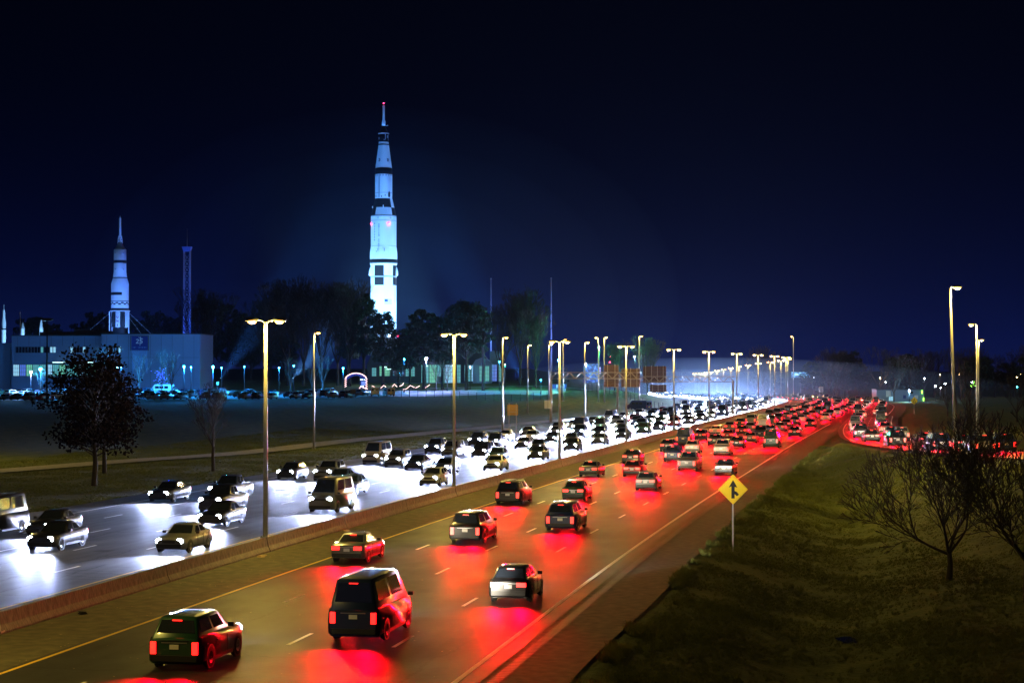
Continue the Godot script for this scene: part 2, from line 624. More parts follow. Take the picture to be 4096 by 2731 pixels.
func ramp_pt(d: float, off: float, h: float) -> Vector3:
	var x := interp(RD, RX, d)
	var x2 := interp(RD, RX, d + 1.0)
	var u := Vector2(x2 - x, 1.0).normalized()
	var q := Vector2(x, d) + Vector2(u.y, -u.x) * off
	return Vector3(q.x, interp(RD, RY, d) + h, -q.y)

func ramp_strip(d0: float, d1: float, a: float, b2: float, h: float) -> B:
	var b := B.new(true)
	var n := int((d1 - d0) / 4.0)
	for i in n:
		var p := lerpf(d0, d1, float(i) / n)
		var q := lerpf(d0, d1, float(i + 1) / n)
		b.quad(ramp_pt(p, a, h), ramp_pt(p, b2, h), ramp_pt(q, b2, h), ramp_pt(q, a, h))
	return b

func setting() -> void:
	# the ground: one sheet in road coordinates
	var ss := []
	var s := -108.0
	while s < 4700.0:
		ss.append(s)
		s += 3.0 if s < 170.0 else (5.0 if s < 520.0 else (12.0 if s < 1200.0 else 120.0))
	var tt := []
	for v in [-900.0, -700, -550, -450, -380, -330, -290, -260, -235, -210, -190, -172, -156, -142, -130, -119, -109, -100, -92, -85, -79, -74]: tt.append(float(v))
	var t := -70.0
	while t < -26.0:
		tt.append(t); t += 2.0
	for v in [-25.7, -24.0, -12.0, 0.0, 12.0, 23.0]: tt.append(v)
	t = 24.0
	while t < 62.0:
		tt.append(t); t += 0.8 if t < 42.0 else 1.6
	for v in [64.0, 68, 73, 80, 90, 105, 125, 150, 190, 240, 310, 400, 520, 700, 900]: tt.append(float(v))
	var b := B.new(true)
	var rows := []
	for a in ss:
		var row := PackedVector3Array()
		for c in tt:
			var q := xd(a, c)
			row.append(Vector3(q.x, gst(a, c), -q.y))
		rows.append(row)
	for i in ss.size() - 1:
		for j in tt.size() - 1:
			b.quad(rows[i][j], rows[i][j + 1], rows[i + 1][j + 1], rows[i + 1][j])
	struct("ground", b, M.grass)
	# carriageways
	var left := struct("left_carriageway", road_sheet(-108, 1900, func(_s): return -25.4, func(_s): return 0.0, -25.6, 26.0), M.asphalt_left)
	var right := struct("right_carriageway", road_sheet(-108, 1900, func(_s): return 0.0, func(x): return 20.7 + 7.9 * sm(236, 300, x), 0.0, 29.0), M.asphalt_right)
	struct("paved_shoulder", strip(-108, 1900, 5.0, func(x): return 20.7 + 7.9 * sm(236, 300, x), func(x): return right_edge(x) - 0.2 + 0.25 * sin(x * 0.13) * sin(x * 0.041), -0.02), M.concrete_shoulder)
	struct("median_shoulder", strip(-108, 1900, 6.0, func(_s): return 0.3, func(_s): return 4.2, 0.004), M.shoulder_concrete)
	# painted lines
	obj("edge_line", line_strip(-108, 1500, 4.5, 0.17), M.yellow_paint, right)
	obj("edge_line", line_strip(-108, 245, 19.9, 0.2), M.white_paint, right)
	obj("edge_line", line_strip(300, 1500, 28.3, 0.2), M.white_paint, right)
	obj("edge_line", line_strip(-108, 1500, -3.2, 0.16), M.yellow_paint, left)
	obj("edge_line", line_strip(-108, 1500, -22.3, 0.16), M.white_paint, left)
	for lane in [[8.0, right], [12.0, right], [16.0, right], [-7.0, left], [-10.8, left], [-14.6, left], [-18.4, left]]:
		var far := B.new(true)
		var k := -6
		var shift: float = lane[0] * 0.35
		while k < 75:
			var c: float = -20.1 + 12.19 * k + (0.0 if lane[0] > 0 else shift) + (lane[0] - 8.0) * 0.02
			if k < 24:
				obj("lane_dash", line_strip(c - 1.52, c + 1.52, lane[0], 0.16), M.white_paint, lane[1])
			else:
				far.quad(P(c - 1.5, lane[0] - 0.1, 0.008), P(c - 1.5, lane[0] + 0.1, 0.008), P(c + 1.5, lane[0] + 0.1, 0.008), P(c + 1.5, lane[0] - 0.1, 0.008))
			k += 1
		obj("far_lane_dashes", far, M.white_paint, lane[1]).set_meta("kind", "stuff")
	# rumble grooves beside the right edge line
	var rum := B.new()
	var x := -108.0
	while x < 60.0:
		rum.quad(P(x, 20.95, 0.012), P(x, 21.35, 0.012), P(x + 0.17, 21.35, 0.012), P(x + 0.17, 20.95, 0.012))
		x += 0.34
	obj("rumble_strip", rum, M.asphalt, right).set_meta("kind", "stuff")
	# entrance ramp
	var ramp := struct("entrance_ramp", ramp_strip(20, 396, -4.6, 5.2, 0.006), M.asphalt)
	obj("edge_line", ramp_strip(20, 338, -3.9, -3.72, 0.016), M.white_paint, ramp)
	obj("edge_line", ramp_strip(20, 396, 3.9, 4.1, 0.016), M.white_paint, ramp)
	var d := 150.0
	while d < 640.0:
		if d < 390.0:
			obj("lane_dash", ramp_strip(d, d + 4.01, -0.08, 0.08, 0.016), M.white_paint, ramp)
		else:
			var sv := proj(Vector2(interp(PD, PX, d) + 22, d)).x
			obj("lane_dash", line_strip(sv - 1.5, sv + 1.5, 24.0, 0.16), M.white_paint, ramp)
		d += 12.0
	# frontage lane that leaves the left carriageway
	var fb := B.new(true)
	var FS := [-100.0, 20.0, 75.0, 110.0, 185.0, 240.0, 300.0]
	var FT := [-88.0, -65.0, -53.5, -44.2, -38.2, -33.0, -27.5]
	for i in 100:
		var a := lerpf(-100, 300, i / 100.0)
		var c := lerpf(-100, 300, (i + 1) / 100.0)
		var ta := interp(FS, FT, a)
		var tc := interp(FS, FT, c)
		var pts := []
		for q in [[a, ta - 2.4], [a, ta + 2.4], [c, tc + 2.4], [c, tc - 2.4]]:
			var w := xd(q[0], q[1])
			pts.append(Vector3(w.x, gst(q[0], interp(FS, FT, q[0])) + 0.16, -w.y))
		fb.quad(pts[0], pts[1], pts[2], pts[3])
	struct("frontage_lane", fb, M.lane_concrete)
	# car park and the lit drive in front of it
	draped("car_park", [[-260, 425], [-62, 468], [-48, 545], [-262, 552]], M.lot, 0.06)
	draped("park_drive", [[-62, 468], [-48, 545], [14, 560], [30, 535], [-4, 505], [-20, 484]], M.lane_concrete, 0.07)
	draped("park_footpath", [[-260, 420], [-62, 463], [-62, 465.4], [-260, 422.4]], M.lane_concrete, 0.12)
	draped("upper_footpath", [[-40, 560], [30, 600], [30, 606], [-44, 566]], M.lane_concrete, 0.1)

func draped(called: String, poly: Array, m: Material, h: float) -> void:
	# a sheet laid over the ground, cut into small squares
	var pv := PackedVector2Array()
	for p in poly: pv.append(Vector2(p[0], p[1]))
	if Geometry2D.is_polygon_clockwise(pv): pv.reverse()
	var lo := pv[0]
	var hi := pv[0]
	for p in pv:
		lo = lo.min(p); hi = hi.max(p)
	var b := B.new(true)
	var st := 8.0
	var x := lo.x
	while x < hi.x:
		var y := lo.y
		while y < hi.y:
			for piece in Geometry2D.intersect_polygons(pv, PackedVector2Array([Vector2(x, y), Vector2(x + st, y), Vector2(x + st, y + st), Vector2(x, y + st)])):
				var ix := Geometry2D.triangulate_polygon(piece)
				for i in range(0, ix.size(), 3):
					var q := [piece[ix[i]], piece[ix[i + 1]], piece[ix[i + 2]]]
					if (q[1] - q[0]).cross(q[2] - q[0]) < 0: q = [q[0], q[2], q[1]]
					b.tri(at(q[0].x, q[0].y, h), at(q[1].x, q[1].y, h), at(q[2].x, q[2].y, h))
			y += st
		x += st
	struct(called, b, m)

# ---------------------------------------------------------------- median barrier and street lamps
const ORD := ["nearest", "second", "third", "fourth", "fifth", "sixth", "seventh", "eighth", "ninth", "tenth", "eleventh", "twelfth", "thirteenth", "fourteenth", "fifteenth", "sixteenth", "seventeenth", "eighteenth", "nineteenth", "twentieth", "twenty-first", "twenty-second", "twenty-third", "twenty-fourth"]
const SODIUM := Color(1.0, 0.85, 0.4)

func lamp_head(parent: Node3D, dx: float, y: float, far := false) -> void:
	var sgn := signf(dx)
	var hb := B.new(true)
	hb.tube([Vector3(-0.42, 0.02, 0), Vector3(-0.34, 0.04, 0), Vector3(-0.12, 0.06, 0), Vector3(0.12, 0.06, 0), Vector3(0.32, 0.03, 0), Vector3(0.4, 0.0, 0)], [0.05, 0.13, 0.22, 0.24, 0.17, 0.04], 6 if far else 12)
	var h := obj("lamp_head", hb, M.head_grey, parent)
	h.position = Vector3(dx, y, 0)
	h.scale = Vector3(sgn, 0.55, 1)
	var l := obj("lamp_lens", B.new(true).lathe([Vector2(0, -0.17), Vector2(0.12, -0.15), Vector2(0.2, -0.09), Vector2(0.24, 0.0)], 6 if far else 14), M.sodium_far if far else M.sodium, parent)
	l.position = Vector3(dx, y - 0.03, 0)
	l.scale = Vector3(1.15, 1, 1)

func double_lamp(far: bool, height: float) -> Node3D:
	var t := thing("double_street_lamp", "", "")
	var n := 6 if far else 12
	obj("base_plate", B.new().box(Vector3(0, 0.02, 0), Vector3(0.44, 0.04, 0.44)).box(Vector3(0.17, 0.06, 0.17), Vector3(0.05, 0.06, 0.05)).box(Vector3(-0.17, 0.06, 0.17), Vector3(0.05, 0.06, 0.05)), M.galvanised, t)
	obj("pole", B.new(true).tube([Vector3(0, 0.04, 0), Vector3(0, height * 0.5, 0), Vector3(0, height, 0)], [0.14, 0.115, 0.09], n), M.galvanised, t)
	for s in [-1.0, 1.0]:
		obj("arm", B.new(true).tube([Vector3(0, height - 0.12, 0), Vector3(s * 0.18, height + 0.07, 0), Vector3(s * 0.5, height + 0.12, 0)], [0.045, 0.04, 0.035], 6), M.galvanised, t)
		lamp_head(t, s * 0.8, height + 0.1, far)
	return t

func barrier_and_lamps() -> void:
	var b := thing("median_barrier", "long sloped concrete barrier between the two carriageways carrying the double lamps", "barrier")
	var prof := PackedVector2Array([Vector2(-0.31, 0), Vector2(0.31, 0), Vector2(0.31, 0.08), Vector2(0.19, 0.33), Vector2(0.1, 0.81), Vector2(-0.1, 0.81), Vector2(-0.19, 0.33), Vector2(-0.31, 0.08)])
	var seg := B.new().prism(prof, -7.57, 7.57).done()
	var seg_pad := B.new().prism(prof, -7.6, 7.6).box(Vector3(0, 0.405, 7.2), Vector3(0.44, 0.806, 0.7)).done()
	var s := -106.68
	var i := 0
	while s < 1100.0:
		var o := obj("barrier_segment", seg, M.barrier, b)
		var p := P(s + 7.62, 0)
		o.transform = Transform3D(Basis(Vector3.UP, yaw(s + 7.62)), p)
		s += 15.24
		i += 1
	obj("white_mark", mark_mesh(), M.white_paint, b)
	var near_lamp: Node3D = null
	var far_lamp: Node3D = null
	for k in range(-1, 23):
		var sk := 45.72 * k
		var far := k > 8
		var name_: String = "zeroth" if k < 0 else ORD[k]
		var label := "double street lamp on the median barrier, %s from the viewer" % name_
		if k == -1: label = "double street lamp on the median barrier, just outside the left edge"
		var o: Node3D
		if far:
			if far_lamp == null:
				far_lamp = double_lamp(true, 12.0)
				o = far_lamp
				tag(o, label, "street lamp", "double street lamps along the median")
			else: o = copy_of(far_lamp, label)
		elif near_lamp == null:
			near_lamp = double_lamp(false, 12.0)
			o = near_lamp
			tag(o, label, "street lamp", "double street lamps along the median")
		else: o = copy_of(near_lamp, label)
		o.position = P(sk, 0, 0.81)
		o.rotation.y = yaw(sk)
		for sg in ([-1.0, 1.0] if not o.has_node("lamp_light") else []):
			omni(o, Vector3(sg * 0.8, 11.83, 0), SODIUM, E_SODIUM, 0.12)

const E_LOT := 2.2
const E_SODIUM := 84.0

func mark_mesh() -> B:
	# a scrawl of white paint on the foot of the barrier
	var b := B.new()
	var s := -34.0
	for q in [[0.0, 0.0, 0.1, 0.28], [0.1, 0.28, 0.22, 0.05], [0.22, 0.05, 0.3, 0.3], [0.34, 0.0, 0.5, 0.02], [0.34, 0.02, 0.4, 0.3]]:
		var pts := []
		for e in [[q[0], q[1]], [q[2], q[3]]]:
			var h: float = 0.08 + e[1] * 0.9
			var off := 0.31 - (h - 0.08) / 0.25 * 0.12 + 0.006
			pts.append(P(s + e[0] * 2.2, maxf(off, 0.2), h))
		b.bar(pts[0], pts[1], 0.012, 0.07)
	return b

func single_lamp(label: String, X: float, d: float, lamp_h: float, arm: float, e: float, group: String, lean := 0.0, mt = null, col := SODIUM) -> Node3D:
	var g := G(X, d)
	var h := lamp_h - g
	var t := thing("street_lamp", label, "street lamp", Vector3(X, g, -d), 0.0, group)
	obj("base_plate", B.new().box(Vector3(0, 0.03, 0), Vector3(0.5, 0.1, 0.5)), M.galvanised, t)
	obj("pole", B.new(true).tube([Vector3(0, 0.0, 0), Vector3(lean * 0.5, h * 0.5, 0), Vector3(lean, h, 0)], [0.15, 0.12, 0.085], 10), M.steel, t)
	obj("arm", B.new(true).tube([Vector3(lean, h - 0.1, 0), Vector3(lean + arm * 0.5, h + 0.1, 0), Vector3(lean + arm, h + 0.1, 0)], [0.05, 0.045, 0.04], 6), M.steel, t)
	lamp_head(t, lean + arm * 1.2 + signf(arm) * 0.3, h + 0.08, d > 330)
	omni(t, Vector3(lean + arm * 1.2 + signf(arm) * 0.3, h - 0.2, 0), col, e, 0.14)
	return t

func side_lamps() -> void:
	var gr := "single street lamps beside the ramp"
	single_lamp("tall street lamp on a dark leaning pole behind the wide bare tree", 35.2, 150, 16.55, 0.25, E_SODIUM * 3.4, gr, -0.5)
	single_lamp("very bright street lamp beyond the ramp, right of the leaning lamp pole", 54.5, 222, 15.2, -0.3, E_SODIUM * 3.4, gr)
	single_lamp("smaller street lamp seen just under the very bright lamp by the ramp", 73.9, 300, 14.5, 0.2, E_SODIUM, gr)
	single_lamp("lone high street lamp standing above the far bend, clear of the lamp row", 107.0, 720, 21.7, -0.3, E_SODIUM, gr)
	gr = "single street lamps along the frontage lane"
	single_lamp("single street lamp beside the frontage lane, just outside the left edge of the picture", -60.0, 205, 14.6, 0.2, E_SODIUM * 1.8, gr)
	single_lamp("single street lamp beside the frontage lane, right of the nearest double lamp", -25.2, 241, 14.6, 0.2, E_SODIUM * 1.1, gr)
	single_lamp("single street lamp beside the frontage lane, behind the yellow-backed sign", -1.4, 281, 14.6, 0.2, E_SODIUM * 0.8, gr)
	single_lamp("single street lamp left of the blue lit billboard, behind the gantry truss", 12.9, 336, 14.6, 0.2, E_SODIUM * 0.8, gr)
	single_lamp("small street lamp far back between the second double lamp and the gantry", 3.3, 398, 14.8, 0.2, E_SODIUM * 0.6, gr)
	single_lamp("small street lamp far back, immediately left of the third double lamp", 8.4, 432, 15.4, 0.2, E_SODIUM * 0.6, gr)
	single_lamp("small street lamp far back peeping over the third double lamp", 12.0, 445, 16.6, 0.2, E_SODIUM * 0.6, gr)
	single_lamp("left one of two high lamps standing close together above the sign backs", 20.6, 452, 17.2, -0.2, E_SODIUM * 0.6, gr)
	single_lamp("right one of two high lamps standing close together above the sign backs", 22.0, 452, 17.3, 0.2, E_SODIUM * 0.6, gr)
	single_lamp("high street lamp just over the right head of the fourth double lamp", 30.2, 450, 17.5, 0.2, E_SODIUM * 0.6, gr)
	# car park lamps: x and y of the lamp in the picture were turned into metres beforehand
	var cy := Color(0.14, 0.6, 1.0)
	var wh := Color(0.7, 0.8, 1.0)
	var lots := [
		# X, d, lamp height, size, energy, colour, what
		[-119.5, 480.0, 9.76, 0.75, 520.0, cy, "dazzling cyan car park lamp near the left edge, in front of the lit windows"],
		[-122.7, 483.0, 8.99, 0.5, 150.0, wh, "square white floodlight just left of the dazzling cyan lamp"],
		[-104.2, 500.0, 10.26, 0.3, 130.0, cy, "left one of a pair of cyan car park lamps behind the brown-leaved tree"],
		[-104.3, 505.0, 10.26, 0.28, 110.0, cy, "right one of a pair of cyan car park lamps behind the brown-leaved tree"],
		[-85.2, 492.0, 10.39, 0.45, 260.0, cy, "bright cyan car park lamp above the white passenger van"],
		[-85.6, 505.0, 10.26, 0.2, 60.0, cy, "faint cyan lamp just right of the bright lamp above the white van"],
		[-77.2, 489.0, 10.33, 0.55, 340.0, cy, "bright cyan car park lamp midway between the white van and the nearest double lamp"],
		[-77.6, 506.0, 10.06, 0.24, 60.0, cy, "lesser cyan lamp hard right of the bright one, midway to the nearest double lamp"],
		[-71.1, 503.0, 10.40, 0.2, 60.0, cy, "slim cyan lamp just left of the nearest double lamp's pole"],
		[-61.5, 500.0, 10.07, 0.24, 70.0, cy, "small cyan lamp just right of the nearest double lamp's pole"],
		[-58.0, 503.0, 10.53, 0.24, 70.0, cy, "small twin-armed cyan lamp left of the lamp by the frontage lane"],
		[-45.3, 508.0, 9.93, 0.32, 150.0, cy, "cyan car park lamp beside the left foot of the lit archway"],
		[-30.3, 532.0, 12.50, 0.26, 90.0, cy, "cyan path lamp in front of the dark museum roof"],
		[-24.2, 534.0, 12.65, 0.6, 300.0, Color(0.62, 0.66, 1.0), "large violet-white globe lamp before the green glass entrance"],
		[-38.8, 598.0, 20.11, 0.36, 150.0, wh, "white lamp on a tall pole in front of the tall rocket's foot"],
		[-3.7, 548.0, 11.78, 0.2, 60.0, cy, "cyan path lamp right of the second double lamp, under the trees"],
		[-2.1, 570.0, 11.01, 0.16, 35.0, Color(0.2, 1.0, 0.7), "green-tinted path lamp low among the right-hand trees"],
		[13.4, 550.0, 12.22, 0.2, 50.0, cy, "cyan lamp left of the third double lamp, over the gantry truss"],
		[21.6, 552.0, 11.13, 0.28, 110.0, wh, "white lamp at the top of the blue lit billboard"],
		[25.4, 553.0, 16.09, 0.24, 700.0, Color(0.3, 1.0, 0.72), "white-cyan lamp on a tall pole right of the blue billboard"],
		[36.0, 555.0, 13.33, 0.2, 40.0, wh, "white lamp right of the fourth double lamp above the mound"],
		[8.1, 530.0, 6.63, 0.16, 30.0, cy, "low cyan lamp beside the gantry's left post"],
		[-16.6, 568.0, 10.18, 0.2, 40.0, Color(0.5, 0.6, 1.0), "tiny blue-white lamp right of the second double lamp's pole"],
		[-12.5, 566.0, 10.18, 0.2, 40.0, Color(0.5, 0.6, 1.0), "tiny blue-white lamp left of the pine trunks at the entrance"],
	]
	for q in lots:
		q[3] *= 1.25
		var g := G(q[0], q[1])
		var h: float = q[2] - g
		var t := thing("car_park_lamp", q[6], "lamp", Vector3(q[0], g, -q[1]), 0.0, "lamps of the car park and the museum grounds")
		obj("pole", B.new(true).tube([Vector3(0, 0, 0), Vector3(0, h - q[3] * 0.5, 0)], [0.09, 0.06], 6), M.dark_metal, t)
		obj("lamp_hood", B.new(true).lathe([Vector2(q[3] * 0.5, 0), Vector2(q[3] * 0.42, q[3] * 0.16), Vector2(0, q[3] * 0.22)], 8, 0, TAU, Vector3(0, h + q[3] * 0.28, 0)), M.dark_metal, t)
		var gm: StandardMaterial3D = M.cyan_lamp if q[5] == cy else M.white_lamp
		obj("lamp_globe", B.new(true).lathe([Vector2(0, -0.5), Vector2(0.3, -0.4), Vector2(0.46, -0.15), Vector2(0.46, 0.1), Vector2(0.34, 0.28)], 10), gm, t).transform = Transform3D(Basis().scaled(Vector3.ONE * q[3]), Vector3(0, h, 0))
		omni(t, Vector3(0, h - q[3] * 0.62, q[3] * 0.45), q[5], q[4] * E_LOT, 0.15)
	# the unlit high mast at the left
	var um := thing("high_mast_lamp", "unlit high mast with a flat dark disc head at the left of the car park", "street lamp", at(-105.6, 430))
	obj("pole", B.new(true).tube([Vector3.ZERO, Vector3(0, 18.6, 0)], [0.24, 0.13], 8), M.dark_metal, um)
	obj("disc_head", B.new(true).lathe([Vector2(0, 0), Vector2(0.9, 0), Vector2(1.35, 0.25), Vector2(1.35, 0.5), Vector2(0.9, 0.62), Vector2(0, 0.62)], 14, 0, TAU, Vector3(0, 18.5, 0)), M.dark_metal, um)
	# far lamps on the right
	var fr := [
		[155.5, 800.0, 5.37, "amber_lamp", "amber lamp among the trees left of the white building", 40.0],
		[149.9, 760.0, 3.92, "white_lamp", "tiny white lamp low in the trees, left of the amber one", 10.0],
		[176.9, 860.0, 3.19, "white_lamp", "small white lamp just left of the white building's roof", 25.0],
		[152.4, 700.0, 5.81, "white_lamp", "white lamp just right of the white building's gable", 20.0],
		[207.9, 920.0, 6.33, "amber_lamp", "amber lamp in the trees left of the leaning lamp pole", 30.0],
		[231.5, 980.0, 5.94, "amber_lamp", "dim amber lamp right beside the leaning lamp pole", 14.0],
		[193.6, 800.0, 9.06, "amber_lamp", "pinkish lamp high in the trees between the two ramp lamps", 60.0],
		[221.5, 900.0, 6.06, "amber_lamp", "dim amber lamp beside the pole of the very bright ramp lamp", 14.0],
		[213.3, 800.0, 5.69, "amber_lamp", "amber lamp close to the right edge of the picture", 25.0],
		[239.0, 890.0, 6.46, "amber_lamp", "topmost dim amber lamp at the right edge of the picture", 10.0],
		[145.3, 650.0, 3.47, "white_lamp", "left one of the blue-white lamps in the trees behind the ramp", 12.0],
		[149.4, 660.0, 2.84, "white_lamp", "lowest of the blue-white lamps in the trees behind the ramp", 12.0],
		[149.8, 655.0, 4.28, "white_lamp", "upper right one of the blue-white lamps behind the ramp", 12.0],
		[164.0, 675.0, 4.54, "white_lamp", "small blue-white lamp left of the green string lights", 8.0],
		[184.0, 690.0, 2.78, "cyan_lamp", "cyan lamp right of the green string lights", 12.0],
		[158.0, 990.0, 4.46, "white_lamp", "white lamp just right of the distant lit billboard", 40.0],
	]
	for q in fr:
		var g := G(q[0], q[1])
		var t := thing("distant_lamp", q[4], "lamp", Vector3(q[0], g, -q[1]), 0.0, "distant lamps in the trees")
		var h := maxf(q[2] - g, 1.5)
		obj("pole", B.new(true).tube([Vector3.ZERO, Vector3(0, h, 0)], [0.09, 0.06], 5), M.dark_metal, t)
		obj("lamp_globe", B.new(true).lathe([Vector2(0, -0.22), Vector2(0.2, -0.1), Vector2(0.24, 0.05), Vector2(0, 0.2)], 7, 0, TAU, Vector3(0, h + 0.2, 0)), M[q[3]], t)
		omni(t, Vector3(0, h - 0.1, 0.3), M[q[3]].emission, q[5], 0.1)

# ---------------------------------------------------------------- rockets and towers
func shell(t: Node3D, called: String, prof: Array, m: Material, a0 := 0.0, a1 := TAU, n := 36) -> MeshInstance3D:
	var pv := []
	for p in prof: pv.append(Vector2(p[0], p[1]))
	return obj(called, B.new(true).lathe(pv, n, a0, a1), m, t)

func flood(label: String, pos: Vector3, aim: Vector3, col: Color, e: float, angle: float) -> void:
	pos.y = G(pos.x, -pos.z) + 0.05
	var t := thing("floodlight", label, "floodlight", pos, 0.0, "floodlights at the feet of the rockets")
	obj("stand", B.new().bar(Vector3(-0.4, 0, 0), Vector3(-0.4, 0.9, 0), 0.06).bar(Vector3(0.4, 0, 0), Vector3(0.4, 0.9, 0), 0.06).box(Vector3(0, 0.03, 0), Vector3(1.1, 0.06, 0.5)), M.dark_metal, t)
	var dirn := (aim - pos).normalized()
	var x := Vector3.UP.cross(-dirn).normalized()
	var bs := Basis(x, (-dirn).cross(x), -dirn)
	obj("housing", B.new().box(Vector3(0, 0.9, 0), Vector3(0.7, 0.5, 0.3), bs), M.dark_metal, t)
	obj("lamp_face", B.new().box(Vector3(0, 0.9, 0) + dirn * 0.16, Vector3(0.62, 0.42, 0.02), bs), M.white_lamp, t)
	spot(t, Vector3(0, 0.9, 0) + dirn * 0.25, Vector3(0, 0.9, 0) + dirn * 10.0, col, e, angle, 0.2)

func dg(a: float) -> float: return deg_to_rad(a)

func rockets() -> void:
	# the tall three-stage rocket
	var base := Vector3(-50.7, 3.7, -747)
	var t := thing("moon_rocket", "tall black and white three-stage rocket glowing blue-white above the trees", "rocket", base)
	var R := 5.05
	var s1 := shell(t, "first_stage", [[R, 6.0], [R, 38.6], [R, 46.4], [5.4, 47.2], [5.4, 48.8]], M.rocket_white, 0, TAU, 48)
	for k in 4:
		var a := -40.0 + 90.0 * k
		shell(s1, "black_panel", [[R + 0.02, 38.6], [R + 0.02, 46.5]], M.rocket_black, dg(a), dg(a + 45), 8)
	shell(s1, "black_band", [[R + 0.03, 46.5], [5.44, 47.3], [5.44, 48.8], [5.2, 48.9]], M.rocket_black, 0, TAU, 48)
	shell(s1, "ring", [[R + 0.03, 41.7], [R + 0.09, 41.85], [R + 0.09, 42.15], [R + 0.03, 42.3]], M.rocket_grey)
	for a in [-84.0, 84.0]:
		obj("fairing", B.new(true).lathe([Vector2(0.0, 42.2), Vector2(0.75, 42.5), Vector2(0.75, 44.0), Vector2(0.3, 45.6), Vector2(0, 46.0)], 10, 0, TAU, Vector3(R * sin(dg(a)), 0, R * cos(dg(a)))), M.rocket_white, s1)
	for k in 4:
		var a := dg(45.0 + 90 * k)
		var n := Vector3(sin(a), 0, cos(a))
		obj("fin", B.new().bar(n * 5.4 + Vector3(0, 6, 0), n * 5.4 + Vector3(0, 10, 0), 0.4, 2.6), M.rocket_white, s1)
		obj("engine_fairing", B.new(true).lathe([Vector2(2.2, 5.2), Vector2(1.9, 9.0), Vector2(0.6, 14.0), Vector2(0, 15.0)], 12, 0, TAU, n * 4.1), M.rocket_white, s1)
		obj("engine_bell", B.new(true).lathe([Vector2(1.8, 0.6), Vector2(1.2, 3.0), Vector2(0.7, 5.4)], 14, 0, TAU, n * 3.4), M.rocket_black, s1)
	var tun := B.new()
	for a in [72.0, 60.0]:
		tun.box(Vector3(R * sin(dg(a)), 24.0, R * cos(dg(a))), Vector3(0.35, 28.0, 0.35))
	obj("tunnel", tun, M.rocket_white, s1)
	# flag painted on the first stage
	for k in 7:
		shell(s1, "flag_stripe", [[R + 0.02, 31.0 + k * 0.32], [R + 0.02, 31.16 + k * 0.32]], M.letter_red, dg(8), dg(44), 8)
	shell(s1, "flag_canton", [[R + 0.035, 32.1], [R + 0.035, 33.1]], M.flag_blue, dg(8), dg(23), 4)
	# second stage
	var s2 := shell(t, "second_stage", [[5.4, 48.8], [5.4, 51.6], [R, 53.9], [R, 65.6], [5.0, 66.1], [3.8, 66.15]], M.rocket_white, 0, TAU, 48)
	var word := "UNITED STATES"
	for k in word.length():
		if word[k] == " ": continue
		var a := dg(-17.5)
		var o := obj("letter", text_mesh(word[k], 0.82, 0.04), M.letter_dark, s2)
		o.transform = Transform3D(Basis(Vector3.UP, a), Vector3((R + 0.03) * sin(a), 62.4 - 0.86 * k, (R + 0.03) * cos(a)))
	for k in 7:
		var a := dg(-40.5)
		obj("dark_port", B.new().box(Vector3((R + 0.02) * sin(a), 62.7 - k * 1.06, (R + 0.02) * cos(a)), Vector3(0.28, 0.5, 0.1), Basis(Vector3.UP, a)), M.rocket_black, s2)
	for q in [[-22.0, 65.0], [37.0, 65.0]]:
		obj("access_hatch", B.new().box(Vector3((R + 0.01) * sin(dg(q[0])), q[1], (R + 0.01) * cos(dg(q[0]))), Vector3(0.7, 0.7, 0.08), Basis(Vector3.UP, dg(q[0]))), M.rocket_grey, s2)
	for q in [[-28.0, 51.8, 0.2, 0.5], [-21.0, 52.4, 0.12, 1.1], [7.0, 52.4, 0.16, 1.2]]:
		obj("dark_mark", B.new().box(Vector3(5.35 * sin(dg(q[0])), q[1], 5.35 * cos(dg(q[0]))), Vector3(q[2], q[3], 0.16), Basis(Vector3.UP, dg(q[0]))), M.rocket_black, s2)
	obj("seam", B.new(true).lathe([Vector2(R, 53.9), Vector2(R + 0.05, 54.0), Vector2(R + 0.05, 54.12), Vector2(R, 54.2)], 40), M.rocket_grey, s2)
	obj("seam", B.new(true).lathe([Vector2(R, 63.9), Vector2(R + 0.04, 64.0), Vector2(R + 0.04, 64.08), Vector2(R, 64.2)], 40), M.rocket_grey, s2)
	# the cone between second and third stage
	var ic := shell(t, "interstage", [[5.0, 66.15], [4.27, 69.2], [3.4, 72.8]], M.rocket_black)
	shell(ic, "white_panel", [[5.02, 66.2], [4.29, 69.2]], M.rocket_white, dg(-38), dg(47), 10)
	shell(ic, "white_panel", [[4.29, 69.2], [3.42, 72.8]], M.rocket_white, dg(50), dg(100), 8)
	for q in [[-84.0, 69.4], [2.0, 69.6]]:
		obj("small_motor", B.new().box(Vector3(4.35 * sin(dg(q[0])), q[1], 4.35 * cos(dg(q[0]))), Vector3(0.3, 0.9, 0.4)), M.rocket_white, ic)
	# third stage
	var s3 := shell(t, "third_stage", [[3.4, 72.8], [3.4, 82.4]], M.rocket_white)
	shell(s3, "ring", [[3.4, 74.9], [3.46, 75.0], [3.46, 75.12], [3.4, 75.2]], M.rocket_grey)
	obj("tunnel", B.new().box(Vector3(3.4 * sin(dg(-26)), 77.6, 3.4 * cos(dg(-26))), Vector3(0.5, 9.0, 0.2), Basis(Vector3.UP, dg(-26))), M.rocket_grey, s3)
	obj("thruster_pod", B.new(true).lathe([Vector2(0.2, 73.2), Vector2(0.42, 73.6), Vector2(0.42, 74.6), Vector2(0, 75.8)], 8, 0, TAU, Vector3(3.5 * sin(dg(42)), 0, 3.5 * cos(dg(42)))), M.rocket_black, s3)
